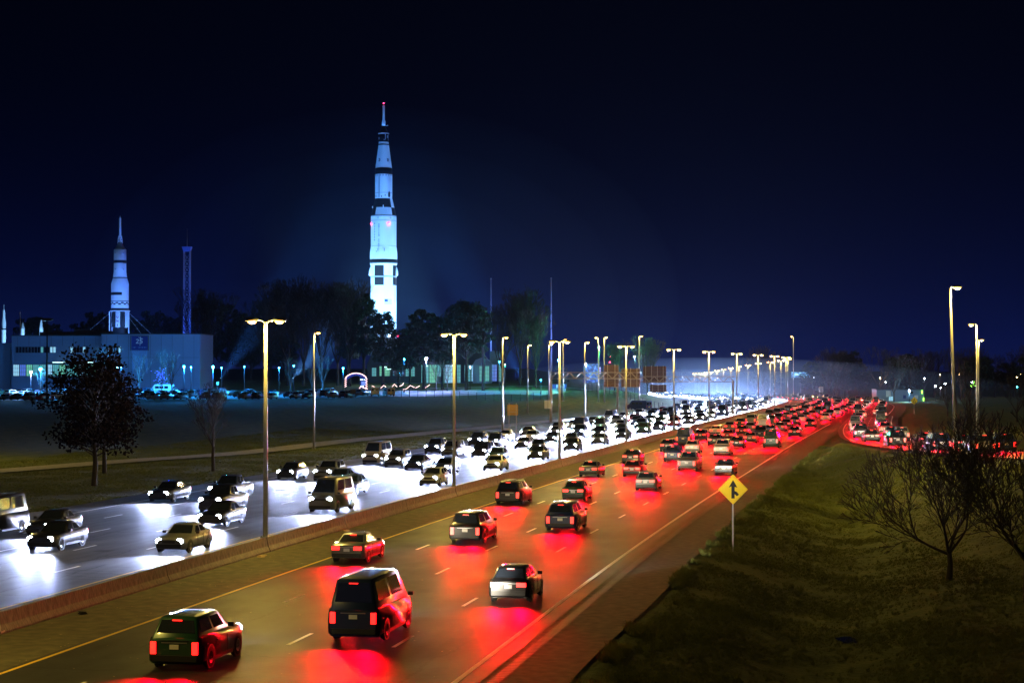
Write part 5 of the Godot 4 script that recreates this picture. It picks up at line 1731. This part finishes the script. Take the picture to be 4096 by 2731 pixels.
	# trees between the ramp and the far tree line
	for q in [[109.0, 640.0, 0.62, "bare tree just left of the small white building"], [121.0, 600.0, 0.7, "bare tree in front of the small white building's left end"], [134.0, 640.0, 0.75, "dark bare tree right of the small white building"], [92.0, 400.0, 0.35, "small bare tree right of the small yellow diamond sign"], [104.0, 430.0, 0.45, "bare tree behind the pole of the very bright ramp lamp"], [80.0, 330.0, 0.3, "low bare tree beyond the ramp near the right edge"], [96.0, 360.0, 0.42, "bare tree at the right edge beyond the ramp"]]:
		place(lb, q[3], q[0], q[1], Vector3.ONE * float(q[2]), q[0], "")
	var gl := thing("green_light_string", "cluster of green fairy lights hanging in the dark trees at the right", "fairy lights", at(171, 700))
	var gb := B.new(true)
	for i in 15:
		gb.lathe([Vector2(0, -0.16), Vector2(0.16, 0), Vector2(0, 0.16)], 6, 0, TAU, Vector3(r.randf_range(-1.6, 1.6), 3.9 - gl.position.y + r.randf_range(-1.0, 1.0), r.randf_range(-0.4, 0.4)))
	obj("green_bulb_lamps", gb, M.green_lamp, gl)
	var wire := []
	for i in 7: wire.append(Vector3(-1.8 + i * 0.6, 4.9 - gl.position.y + 0.15 * (i % 2), 0))
	obj("wire", B.new().tube(wire, wire.map(func(_p): return 0.03), 4), M.dark_metal, gl)
	obj("post", B.new().bar(Vector3(-1.8, 0, 0), Vector3(-1.8, 5.0 - gl.position.y, 0), 0.12).bar(Vector3(1.8, 0, 0), Vector3(1.8, 5.0 - gl.position.y, 0), 0.12), M.bark, gl)

# ---------------------------------------------------------------- vehicles
# length, width, height, bonnet height, boot height, cabin base front/back z, roof front/back z (front is -Z), pickup bed
const KINDS := {
	"sedan": [4.75, 1.84, 1.45, 0.9, 1.04, -0.85, 1.75, -0.05, 0.95, false],
	"hatchback": [4.25, 1.78, 1.5, 0.95, 1.05, -0.8, 2.02, -0.1, 1.45, false],
	"SUV": [4.75, 1.92, 1.76, 1.1, 1.15, -0.85, 2.3, -0.2, 2.0, false],
	"pickup": [5.6, 1.96, 1.82, 1.16, 1.12, -1.0, 1.05, -0.35, 0.75, true],
	"van": [5.7, 2.02, 2.35, 1.2, 1.3, -2.15, 2.8, -1.25, 2.72, false],
	"minivan": [5.05, 1.96, 1.74, 1.02, 1.1, -1.5, 2.45, -0.55, 2.2, false],
}

func body_mesh(k: Array) -> B:
	var L: float = k[0]
	var W: float = k[1] / 2
	var b := B.new(true)
	# stations along z: [z, half width factor, bottom, top]
	var st := [
		[-L / 2, 0.74, 0.36, 0.62 * k[3] + 0.16], [-L / 2 + 0.1, 0.86, 0.24, 0.8 * k[3] + 0.06], [-L / 2 + 0.35, 0.95, 0.2, k[3] - 0.05], [-L / 2 + 0.8, 1.0, 0.2, k[3]],
		[k[5], 1.0, 0.2, k[3] + 0.05], [0.3, 1.0, 0.2, lerpf(k[3], k[4], 0.5) + 0.03], [k[6] - 0.1, 1.0, 0.2, k[4]],
		[L / 2 - 0.45, 0.99, 0.22, k[4]], [L / 2 - 0.14, 0.94, 0.26, k[4] - 0.03], [L / 2, 0.86, 0.36, k[4] - 0.14]]
	var rings := []
	for s in st:
		var w: float = W * s[1]
		var lo: float = s[2]
		var hi: float = s[3]
		var m := lerpf(lo, hi, 0.55)
		rings.append([Vector3(-w * 0.9, lo, s[0]), Vector3(-w, lo + 0.1, s[0]), Vector3(-w * 1.0, m, s[0]), Vector3(-w * 0.96, hi - 0.06, s[0]), Vector3(-w * 0.84, hi, s[0]), Vector3(0, hi + 0.035, s[0]), Vector3(w * 0.84, hi, s[0]), Vector3(w * 0.96, hi - 0.06, s[0]), Vector3(w, m, s[0]), Vector3(w, lo + 0.1, s[0]), Vector3(w * 0.9, lo, s[0])])
	var n := 11
	for i in rings.size() - 1:
		for j in n:
			var q := (j + 1) % n
			b.quad(rings[i][q], rings[i][j], rings[i + 1][j], rings[i + 1][q])
	b.smooth(false)
	for j in range(1, n - 1):
		b.tri(rings[0][0], rings[0][j], rings[0][j + 1])
		b.tri(rings[-1][0], rings[-1][j + 1], rings[-1][j])
	# roof and pillars: a frustum with rounded corners whose sides carry the glass
	var c := cabin(k)
	b.smooth(true)
	var rg := []
	for lv in 4:
		var f: float = [0.0, 1.0, 1.0, 1.0][lv]
		var q := []
		for m in 4: q.append((c[m] as Vector3).lerp(c[m + 4], f))
		var ctr: Vector3 = (q[0] + q[1] + q[2] + q[3]) / 4
		var ring := []
		var shrink: float = [1.0, 1.0, 0.93, 0.6][lv]
		var rise: float = [0.0, 0.0, 0.045, 0.07][lv]
		for m in 4:
			var p: Vector3 = q[m]
			for e in [q[(m + 3) % 4], q[(m + 1) % 4]]:
				var w: Vector3 = p + (e - p).normalized() * 0.07
				ring.append(ctr + (w - ctr) * shrink + Vector3(0, rise, 0))
		rg.append(ring)
	for lv in 3:
		for m in 8:
			var m2 := (m + 1) % 8
			b.quad(rg[lv][m], rg[lv][m2], rg[lv + 1][m2], rg[lv + 1][m])
	for m in range(1, 7): b.tri(rg[3][0], rg[3][m], rg[3][m + 1])
	return b

func cabin(k: Array) -> Array:
	var W: float = k[1] / 2
	var w0 := W * 0.9
	var w1 := W * 0.68
	var y0: float = minf(k[3], k[4]) - 0.04
	var y1: float = k[2] - 0.03
	return [Vector3(-w0, y0, k[6]), Vector3(w0, y0, k[6]), Vector3(w0, y0, k[5]), Vector3(-w0, y0, k[5]), Vector3(-w1, y1, k[8]), Vector3(w1, y1, k[8]), Vector3(w1, y1, k[7]), Vector3(-w1, y1, k[7])]

func pane_on(a: Vector3, b2: Vector3, c: Vector3, d: Vector3, u0: float, u1: float, v0: float, v1: float, out: float) -> B:
	# a sheet inset in the quad a b c d (a, b below; d, c above), lifted a little off it
	var f := func(u: float, v: float) -> Vector3: return a.lerp(b2, u).lerp(d.lerp(c, u), v)
	var n := (b2 - a).cross(d - a).normalized() * out
	var b := B.new()
	b.quad(f.call(u0, v0) + n, f.call(u1, v0) + n, f.call(u1, v1) + n, f.call(u0, v1) + n)
	return b

func vehicle(kind: String, detail: bool) -> Node3D:
	var k: Array = KINDS[kind]
	var L: float = k[0]
	var W: float = k[1] / 2
	var t := Node3D.new()
	t.name = "car"
	add_child(t, true)
	obj("body", body_mesh(k), M["paint grey"], t)
	var c := cabin(k)
	obj("rear_window", pane_on(c[0], c[1], c[5], c[4], 0.07, 0.93, 0.3, 0.92, 0.012), M.glass_dark, t)
	obj("windshield", pane_on(c[2], c[3], c[7], c[6], 0.06, 0.94, 0.2, 0.95, 0.012), M.glass_dark, t)
	if detail:
		for q in [[0.1, 0.48], [0.53, 0.88]]:
			obj("side_window", pane_on(c[1], c[2], c[6], c[5], q[0], q[1], 0.3, 0.9, 0.012), M.glass_dark, t)
			obj("side_window", pane_on(c[3], c[0], c[4], c[7], 1 - q[1], 1 - q[0], 0.3, 0.9, 0.012), M.glass_dark, t)
	else:
		obj("side_window", pane_on(c[1], c[2], c[6], c[5], 0.1, 0.88, 0.3, 0.9, 0.012), M.glass_dark, t)
		obj("side_window", pane_on(c[3], c[0], c[4], c[7], 0.12, 0.9, 0.3, 0.9, 0.012), M.glass_dark, t)
	var wr := 0.33 if kind in ["sedan", "hatchback"] else 0.37
	for z in [-L * 0.3, L * 0.29]:
		for sx in [-1.0, 1.0]:
			var tb := Basis(Vector3(0, 0, 1), -PI / 2 * sx)
			var w := obj("wheel", B.new(true).lathe([Vector2(0, -0.11), Vector2(wr * 0.9, -0.11), Vector2(wr, -0.07), Vector2(wr, 0.08), Vector2(wr * 0.9, 0.115), Vector2(wr * 0.62, 0.115)], 16 if detail else 9), M.tyre, t)
			w.transform = Transform3D(tb, Vector3(sx * (W - 0.1), wr, z))
			if detail:
				obj("rim", B.new(true).lathe([Vector2(wr * 0.62, 0.112), Vector2(wr * 0.5, 0.085), Vector2(wr * 0.2, 0.09), Vector2(0.0, 0.105)], 10), M.rim, w)
				obj("wheel_arch", B.new().lathe([Vector2(wr + 0.07, 0.0), Vector2(wr + 0.07, 0.102), Vector2(wr * 0.9, 0.104)], 16), M.trim_black, w)
	if k[9]:
		obj("load_bed", B.new().box(Vector3(0, k[4] + 0.05, 1.95), Vector3(W * 1.6, 0.03, 1.5)), M.trim_black, t)
	# lamps
	for sx in [-1.0, 1.0]:
		var tall: bool = kind in ["SUV", "minivan", "pickup", "van"]
		var lw := 0.2 if tall else 0.42
		var lh := 0.42 if tall else 0.19
		var y: float = k[4] - (0.38 if tall else 0.25)
		obj("tail_light", B.new().box(Vector3(sx * (W * 0.86 - lw / 2 + 0.02), y, L / 2 - 0.01), Vector3(lw, lh, 0.09)), M.tail_lamp, t)
		obj("headlight", B.new(true).lathe([Vector2(0.0, 0.07), Vector2(0.12, 0.05), Vector2(0.17, 0.0), Vector2(0.17, -0.1)], 10), M.head_lamp, t).transform = Transform3D(Basis(Vector3(1, 0, 0), -PI / 2).scaled(Vector3(1.1, 1, 0.62)), Vector3(sx * W * 0.66, k[3] - 0.24, -L / 2 + 0.05))
		if detail:
			obj("mirror", B.new().box(Vector3(sx * (W + 0.07), k[3] + 0.14, k[5] + 0.35), Vector3(0.2, 0.14, 0.1)), M.trim_black, t)
	if detail:
		var seam := B.new()
		for sx in [-1.0, 1.0]:
			for z in [k[5] + 0.55, lerpf(k[5] + 0.55, k[6] - 0.3, 0.5), k[6] - 0.35]:
				seam.box(Vector3(sx * (W + 0.001), 0.62, z), Vector3(0.012, 0.62, 0.025))
			for z in [lerpf(k[5] + 0.55, k[6] - 0.3, 0.42), k[6] - 0.55]:
				seam.box(Vector3(sx * (W + 0.008), 0.86, z), Vector3(0.03, 0.035, 0.17))
			seam.box(Vector3(sx * (W - 0.0), 0.28, 0.1), Vector3(0.03, 0.13, k[0] * 0.42))
		seam.box(Vector3(0, k[4] - 0.13, L / 2 + 0.002), Vector3(W * 1.1, 0.02, 0.02))
		obj("trim", seam, M.trim_black, t).set_meta("kind", "stuff")
		obj("chrome_strip", B.new().box(Vector3(0, k[4] - 0.2, L / 2 + 0.006), Vector3(W * 0.95, 0.035, 0.02)), M.rim, t)
		obj("rear_bumper", B.new().box(Vector3(0, 0.42, L / 2 - 0.03), Vector3(W * 1.7, 0.2, 0.16)), M.trim_black, t)
		obj("front_bumper", B.new().box(Vector3(0, 0.4, -L / 2 + 0.02), Vector3(W * 1.55, 0.22, 0.16)), M.trim_black, t)
		obj("grille", B.new().box(Vector3(0, k[3] - 0.26, -L / 2 + 0.02), Vector3(W * 0.8, 0.16, 0.1)), M.trim_black, t)
		obj("licence_plate", B.new().box(Vector3(0, k[4] - 0.34, L / 2 + 0.005), Vector3(0.32, 0.16, 0.03)), M.plate, t)
		obj("third_brake_light", B.new().box(Vector3(0, lerpf(k[4], k[2], 0.86), lerpf(k[6], k[8], 0.86) + 0.04), Vector3(0.34, 0.035, 0.03)), M.tail_lamp, t)
	return t

const COLS := ["black", "silver", "white", "grey", "dark blue", "red", "beige", "dark green"]
const COLW := [0.34, 0.1, 0.07, 0.22, 0.14, 0.05, 0.03, 0.05]

func pick_col(r: RandomNumberGenerator) -> String:
	var x := r.randf()
	for i in COLS.size():
		x -= COLW[i]
		if x < 0: return COLS[i]
	return "grey"

func paint(o: Node3D, col: String) -> void:
	for c in o.get_children():
		if c.name.begins_with("body"): c.material_override = M["paint " + col]

var protos := {}
func make_car(kind: String, detail: bool, col: String, label: String, cat: String, group: String) -> Node3D:
	var key := kind + str(detail)
	var o: Node3D
	if not protos.has(key):
		protos[key] = vehicle(kind, detail)
		o = protos[key]
	else:
		o = protos[key].duplicate()
		for c in o.get_children():
			if c is Light3D:
				o.remove_child(c)
				c.free()
		o.name = "car"
		add_child(o, true)
	paint(o, col)
	tag(o, label, cat, group)
	return o

func unique_label(base: String, s: float, lane: String) -> String:
	# place along the road told by the median lamps
	var k := floori(s / 45.72)
	var f := s / 45.72 - k
	var where: String = "before the nearest double lamp" if k < 0 else "past the %s double lamp" % ORD[mini(k, 23)]
	var near: String = ["just", "shortly", "well", "far"][clampi(int(f * 4), 0, 3)]
	if k < 0: near = ["far", "well", "shortly", "just"][clampi(int((s / 45.72 + 1.0) * 4), 0, 3)]
	var l := "%s, %s lane, %s %s" % [base, lane, near, where]
	for x in ["", ", following", ", third"]:
		if not used_labels.has(l + x): return l + x
	return l + ", last"

const RED := Color(1.0, 0.0, 0.08)
const HEADLIGHT := Color(0.74, 0.8, 1.0)

var far_cars := []      # cars too far off to tell apart: [transform, kind, away]

func in_view(p: Vector3) -> bool:
	var d := -p.z
	if d < 30.0: return false
	var a := (HC - p.y - 0.7) / d
	return absf(p.x) / d < 0.277 and a < 0.172

func traffic() -> void:
	var r := RandomNumberGenerator.new()
	r.seed = 90210
	var kinds := ["sedan", "sedan", "sedan", "sedan", "SUV", "SUV", "hatchback", "hatchback", "pickup", "minivan", "van"]
	# away from us: tail lamps
	var lanes_r := [["left", 6.25], ["second", 10.0], ["third", 14.0], ["right", 17.9]]
	for li in 4:
		var s: float = -56.0 + [4.0, 18.0, 26.0, 38.0][li]
		while s < 1000.0:
			put_car(r, kinds, s, lanes_r[li][1], true, lanes_r[li][0])
			var gap := lerpf(r.randf_range(30.0, 50.0), r.randf_range(14.0, 20.0), sm(0, 170, s)) + maxf(0.0, s - 400.0) * 0.012
			if li == 3: gap *= 2.3 if s < 240 else 1.2
			s += gap
	# the ramp, then its two added lanes
	for li in 2:
		var d := 165.0 + li * 9.0
		while d < 392.0:
			var off := -2.0 if li == 0 else 2.1
			var p := ramp_pt(d, off, 0.03)
			var q := ramp_pt(d + 2.0, off, 0.03)
			var st := proj(Vector2(p.x, -p.z))
			put_car_at(r, kinds, p, -atan2(q.x - p.x, -(q.z - p.z)), st.x, true, ("inner ramp" if li == 0 else "outer ramp"))
			d += r.randf_range(16, 26)
		var s := 310.0 + li * 7.0
		while s < 700.0:
			put_car(r, kinds, s, 21.9 + 3.8 * li, true, "merging" if li == 0 else "outermost")
			s += r.randf_range(18, 30)
	# towards us: headlamps
	var names := ["inner", "second inner", "middle", "fourth", "outer"]
	for li in 5:
		var s := -60.0 + r.randf() * 14.0
		while s < 1150.0:
			put_car(r, kinds, s, -5.1 - 3.8 * li, false, names[li])
			s += lerpf(r.randf_range(24.0, 34.0), r.randf_range(15.0, 22.0), sm(0, 170, s)) + maxf(0.0, s - 350) * 0.012
	# the farthest cars in one piece
	var bod := SurfaceTool.new()
	var gls := SurfaceTool.new()
	var red := SurfaceTool.new()
	var wht := SurfaceTool.new()
	for q in [bod, gls, red, wht]: q.begin(Mesh.PRIMITIVE_TRIANGLES)
	var parts := {}
	for kind in KINDS:
		if not protos.has(kind + "false"): continue
		parts[kind] = protos[kind + "false"]
	var holder := MeshInstance3D.new()
	holder.name = "far_traffic"
	add_child(holder)
	for f in far_cars:
		var src: Node3D = parts[f[1]]
		for c in src.get_children():
			if not c is MeshInstance3D: continue
			var st: SurfaceTool = null
			if c.name.begins_with("body"): st = bod
			elif c.name.begins_with("tail"): st = red
			elif c.name.begins_with("head"): st = wht
			elif c.name.begins_with("rear_window") or c.name.begins_with("windshield"): st = gls
			if st != null: st.append_from(c.mesh, 0, f[0] * c.transform)
		var k: Array = KINDS[f[1]]
		if f[2]: spot(holder, f[0] * Vector3(0, k[4] - 0.22, k[0] / 2 + 0.12), f[0] * Vector3(0, -0.6, k[0] / 2 + 9.0), RED, E_TAIL * 2.0, 36.0, 0.12)
		else: spot(holder, f[0] * Vector3(0, k[3] - 0.22, -k[0] / 2 - 0.12), f[0] * Vector3(0, 0.1, -k[0] / 2 - 22.0), HEADLIGHT, E_HEAD * 11.0, 34.0, 0.1)
	var am := ArrayMesh.new()
	for q in [[bod, M["paint grey"]], [gls, M.glass_dark], [red, M.tail_lamp], [wht, M.head_lamp]]:
		q[0].set_material(q[1])
		am = q[0].commit(am)
	holder.mesh = am
	holder.set_meta("kind", "stuff")
	holder.set_meta("label", "queue of far-off cars too small to tell apart, towards the bend")

func put_car(r: RandomNumberGenerator, kinds: Array, s: float, t: float, away: bool, lane: String) -> void:
	put_car_at(r, kinds, P(s, t + r.randf_range(-0.3, 0.3), 0.014), yaw(s) + (0.0 if away else PI), s, away, lane)

func put_car_at(r: RandomNumberGenerator, kinds: Array, p: Vector3, turn: float, s: float, away: bool, lane: String) -> void:
	var kind: String = kinds[r.randi() % kinds.size()]
	var col := pick_col(r)
	if not in_view(p): return
	if s > (450.0 if away else 400.0):
		far_cars.append([Transform3D(Basis(Vector3.UP, turn), p), kind, away])
		return
	var base := "%s %s %s" % [col, kind, "with red tail lamps" if away else "with white headlamps"]
	var o := make_car(kind, s < 190.0, col, unique_label(base, s, lane), "car", "cars with red tail lamps going away" if away else "cars with white headlamps coming on")
	o.position = p
	o.rotation.y = turn
	var k: Array = KINDS[kind]
	if away:
		for sx in [-0.6, 0.6] if s < 260 else [0.0]:
			spot(o, Vector3(sx, k[4] - 0.22, k[0] / 2 + 0.12), Vector3(sx * 1.2 + (0.7 if lane == "left" else 0.0), -0.5, k[0] / 2 + 9.0), RED, E_TAIL * (1.0 if s < 260 else 2.0), 30.0, 0.12)
		if s < 120:
			spot(o, Vector3(0, k[3] - 0.22, -k[0] / 2 - 0.12), Vector3(1.5, 0.1, -k[0] / 2 - 14.0), Color(1.0, 0.93, 0.8), E_AHEAD, 34.0, 0.1)
			if lane == "third" or lane == "right":     # the dipped beam that reaches to the right verge
				spot(o, Vector3(0.6, k[3] - 0.22, -k[0] / 2 - 0.12), Vector3(9.0, 1.5, -k[0] / 2 - 34.0), Color(1.0, 0.95, 0.85), 520.0, 11.0, 0.1)
		elif lane.contains("ramp") or (s > 270 and s < 420 and (lane == "merging" or lane == "outermost")):
			spot(o, Vector3(0, k[3] - 0.22, -k[0] / 2 - 0.12), Vector3(0.5, 0.3, -k[0] / 2 - 14.0), Color(1.0, 0.93, 0.8), E_AHEAD * 1.2, 34.0, 0.1)
	else:
		for sx in [-0.6, 0.6] if s < 260 else [0.0]:
			spot(o, Vector3(sx, k[3] - 0.22, -k[0] / 2 - 0.12), Vector3(sx * 1.3, 0.1, -k[0] / 2 - 22.0), HEADLIGHT, E_HEAD * (1.0 + 3.2 * sm(60, 300, s)) * (1.0 if s < 260 else 2.0), 34.0, 0.1)

const E_AHEAD := 80.0
const E_TAIL := 95.0
const E_HEAD := 200.0

func parking() -> void:
	var r := RandomNumberGenerator.new()
	r.seed = 515
	var kinds := ["sedan", "SUV", "SUV", "hatchback", "pickup", "minivan"]
	var rows := [["front", 0.0], ["second", 13.0], ["third", 26.0], ["fourth", 45.0], ["fifth", 58.0]]
	for q in rows:
		var n := 0
		var X := -133.0
		while X < -38.0:
			var d: float = 434.0 + (X + 133.0) * 0.43 + q[1]
			if q[1] > 30 and X > -75: break
			if X / d > -0.285 and r.randf() < 0.86:
				n += 1
				var kind: String = kinds[r.randi() % kinds.size()]
				var col := pick_col(r)
				var side := "facing the road" if r.randf() < 0.5 else "facing the museum"
				var land := "under the dazzling cyan lamp" if X < -112 else ("behind the brown-leaved tree" if X < -92 else ("near the white passenger van" if X < -76 else ("left of the nearest double lamp" if X < -66 else ("right of the nearest double lamp" if X < -52 else "near the lit archway"))))
				var l := "parked %s %s %s, %s row, %s" % [col, kind, side, q[0], land]
				var x := ""
				var i := 0
				while used_labels.has(l + x):
					i += 1
					x = ", %s from the left" % ["second", "third", "fourth", "fifth"][mini(i - 1, 3)]
				var o := make_car(kind, false, col, l + x, "car", "cars parked in the museum car park")
				o.position = at(X, d, 0.1)
				o.rotation.y = yaw(100) + PI * 0.0 + (PI if side == "facing the road" else 0.0) - 0.12
				for c in o.get_children():
					if c.name.begins_with("tail_light") or c.name.begins_with("headlight"): c.material_override = M.plate if c.name.begins_with("head") else M.letter_red
			X += 2.95 if r.randf() < 0.85 else 5.9
	# the two vans and the dark truck
	van("big white passenger van parked side-on behind the front rows of cars", Vector3(-92.5, 0, 500), PI / 2, Vector3(1.15, 1.25, 1.15), "white")
	van("white panel van seen from behind, parked at the right end of the car park", Vector3(-35.2, 0, 487), 0.05, Vector3(1, 1, 1), "white")
	van("brown-beige van parked right of the white panel van", Vector3(-31.8, 0, 489), 0.3, Vector3(1, 0.92, 0.9), "beige")
	van("dark box-shaped truck parked on the crest of the green mound", Vector3(29.6, 0, 440), 0.9, Vector3(1.15, 1.0, 1.0), "dark blue")

func van(label: String, q: Vector3, turn: float, sc: Vector3, col: String) -> void:
	var o := thing("van", label, "van", at(q.x, q.z, 0.1), turn)
	o.scale = sc
	var W := 1.0
	var b := B.new()
	# side profile (z, y), pushed across the width
	var pr := PackedVector2Array([Vector2(2.7, 0.3), Vector2(2.75, 2.1), Vector2(2.55, 2.3), Vector2(-1.2, 2.3), Vector2(-1.5, 2.2), Vector2(-2.15, 1.35), Vector2(-2.8, 1.15), Vector2(-2.95, 0.85), Vector2(-2.95, 0.35)])
	b.prism(pr, -W, W)
	var bo := obj("body", b, M["paint " + col], o)
	bo.rotation.y = PI / 2
	bo.scale = Vector3(-1, 1, 1) if false else Vector3.ONE
	bo.rotation.y = -PI / 2
	for x in [-0.47, 0.47]:
		obj("rear_window", B.new().box(Vector3(x, 1.62, 2.745), Vector3(0.7, 0.6, 0.03)), M.glass_dark, o)
		obj("tail_light", B.new().box(Vector3(x * 1.85, 1.0, 2.75), Vector3(0.14, 0.5, 0.06)), M.letter_red, o)
		obj("headlight", B.new().box(Vector3(x * 1.5, 0.75, -2.94), Vector3(0.34, 0.22, 0.06)), M.plate, o)
		for z in [-0.9, 0.1, 1.2]:
			obj("side_window", B.new().box(Vector3(x * 2.13, 1.68, z), Vector3(0.03, 0.55, 0.92)), M.glass_dark, o)
	obj("windshield", B.new().box(Vector3(0, 1.77, -1.84), Vector3(1.7, 0.9, 0.03), Basis(Vector3(1, 0, 0), 0.65)), M.glass_dark, o)
	obj("bumper", B.new().box(Vector3(0, 0.42, 2.75), Vector3(1.9, 0.2, 0.16)).box(Vector3(0, 0.42, -2.95), Vector3(1.9, 0.2, 0.16)), M.trim_black, o)
	obj("licence_plate", B.new().box(Vector3(0, 0.85, 2.74), Vector3(0.4, 0.2, 0.05)), M.sign_yellow, o)
	for z in [-1.8, 1.7]:
		for sx in [-1.0, 1.0]:
			var w := obj("wheel", B.new(true).lathe([Vector2(0, -0.11), Vector2(0.36, -0.11), Vector2(0.36, 0.1), Vector2(0.22, 0.115)], 12), M.tyre, o)
			w.transform = Transform3D(Basis(Vector3(0, 0, 1), -PI / 2 * sx), Vector3(sx * 0.93, 0.36, z))
			obj("rim", B.new(true).lathe([Vector2(0.22, 0.115), Vector2(0.0, 0.1)], 10), M.rim, w)

# ---------------------------------------------------------------- small things
func small_things() -> void:
	var r := RandomNumberGenerator.new()
	r.seed = 8
	for q in [[32.3, -16.8, 1.1, 0.5, "larger puddle glinting at the bottom of the grass ditch"], [32.0, -29.5, 0.6, 0.4, "smaller puddle at the near end of the grass ditch"]]:
		var b := B.new()
		var pts := []
		for i in 14:
			var a := TAU * i / 14
			pts.append(Vector3(cos(a) * q[3] * r.randf_range(0.7, 1.2), 0, -sin(a) * q[2] * r.randf_range(0.7, 1.2)))
		for i in range(1, 13): b.tri(pts[0], pts[i], pts[i + 1])
		var o := obj("puddle", b, M.puddle)
		o.position = P(q[1], q[0]) + Vector3(0, gst(q[1], q[0]) - zroad(q[1]) + 0.05, 0)
		o.set_meta("label", q[4])
		o.set_meta("kind", "structure")
	for q in [[-27.0, 0.95, "flattened dark scrap at the barrier's foot, nearest the left corner"], [-3.0, 0.75, "crumpled pale carton lying at the barrier's foot left of the nearest double lamp"], [13.5, 0.8, "torn orange scrap lying at the barrier's foot right of the nearest double lamp"]]:
		var o := thing("litter", q[2], "litter", P(q[0], q[1], 0.01), r.randf() * TAU)
		var m: Material = M.litter if q[0] > -20 else M.trim_black
		obj("scrap", B.new().quad_frustum(0.16, 0.09, 0, 0.1), m, o)
		obj("flap", B.new().box(Vector3(0.2, 0.05, 0.05), Vector3(0.3, 0.012, 0.2), Basis(Vector3(0, 0, 1), 0.3)), m, o)
	# grit and flakes on the shoulder, grass on the near slopes
	var grit := B.new()
	for i in 260:
		var p := P(r.randf_range(-45, 90), r.randf_range(0.8, 4.2), 0.006)
		var s := r.randf_range(0.015, 0.05)
		grit.quad_at(p, s, r.randf() * PI)
	for i in 300:
		var p := P(r.randf_range(-50, 110), r.randf_range(4.6, 20.0), 0.004)
		grit.quad_at(p, r.randf_range(0.015, 0.045), r.randf() * PI)
	obj("road_grit", grit, M.litter).set_meta("kind", "stuff")
	var tuft := B.new()
	for i in 7:
		var a := r.randf() * TAU
		var o := Vector3(cos(a), 0, sin(a)) * r.randf_range(0, 0.12)
		var lean := Vector3(r.randf_range(-1, 1), 0, r.randf_range(-1, 1)) * 0.09
		var side := Vector3(-sin(a), 0, cos(a)) * 0.014
		tuft.tri(o - side, o + side, o + lean + Vector3(0, r.randf_range(0.05, 0.14), 0))
	var mm := MultiMesh.new()
	mm.transform_format = MultiMesh.TRANSFORM_3D
	mm.mesh = tuft.done()
	var tr := []
	var n := FastNoiseLite.new()
	n.frequency = 0.12
	while tr.size() < 150000:
		var s := -50.0 + pow(r.randf(), 1.5) * 190.0
		var left := r.randf() < 0.4
		var t := r.randf_range(-62.0, -25.7) if left else right_edge(s) + pow(r.randf(), 1.2) * 24.0
		if left: s += 55.0
		var q := xd(s, t)
		if n.get_noise_2d(q.x, q.y) < r.randf_range(-0.5, 0.35): continue
		if t > 0 and absf(q.x - interp(RD, RX, q.y)) < 5.6: continue
		tr.append(Transform3D(Basis(Vector3.UP, r.randf() * TAU).scaled(Vector3.ONE * r.randf_range(0.6, 1.5)), Vector3(q.x, gst(s, t) - 0.01, -q.y)))
	mm.instance_count = tr.size()
	for i in tr.size(): mm.set_instance_transform(i, tr[i])
	var weed := B.new()
	for i in 16:
		var a := r.randf() * TAU
		var o := Vector3(cos(a), 0, sin(a)) * r.randf_range(0, 0.1)
		var lean := Vector3(r.randf_range(-1, 1), 0, r.randf_range(-1, 1)) * 0.2
		var side := Vector3(-sin(a), 0, cos(a)) * 0.02
		weed.tri(o - side, o + side, o + lean + Vector3(0, r.randf_range(0.15, 0.42), 0))
	var wm := MultiMesh.new()
	wm.transform_format = MultiMesh.TRANSFORM_3D
	wm.mesh = weed.done()
	var wt := []
	while wt.size() < 2600:
		var s := r.randf_range(-48, 150)
		var edge := r.randf() < 0.5
		var t := right_edge(s) + (r.randf_range(-0.25, 0.5) if edge else pow(r.randf(), 1.3) * 22.0)
		var q := xd(s, t)
		if n.get_noise_2d(q.x * 1.7 + 50, q.y * 1.7) < (0.05 if edge else 0.18): continue
		if absf(q.x - interp(RD, RX, q.y)) < 6.0: continue
		wt.append(Transform3D(Basis(Vector3.UP, r.randf() * TAU).scaled(Vector3.ONE * r.randf_range(0.4, 1.1)), Vector3(q.x, gst(s, t) - 0.01, -q.y)))
	wm.instance_count = wt.size()
	for i in wt.size(): wm.set_instance_transform(i, wt[i])
	var wi := MultiMeshInstance3D.new()
	wi.name = "weeds"
	wi.multimesh = wm
	wi.material_override = M.grass_blade
	wi.set_meta("kind", "stuff")
	add_child(wi)
	var mi := MultiMeshInstance3D.new()
	mi.name = "grass"
	mi.multimesh = mm
	mi.material_override = M.grass_blade
	mi.set_meta("kind", "stuff")
	add_child(mi)
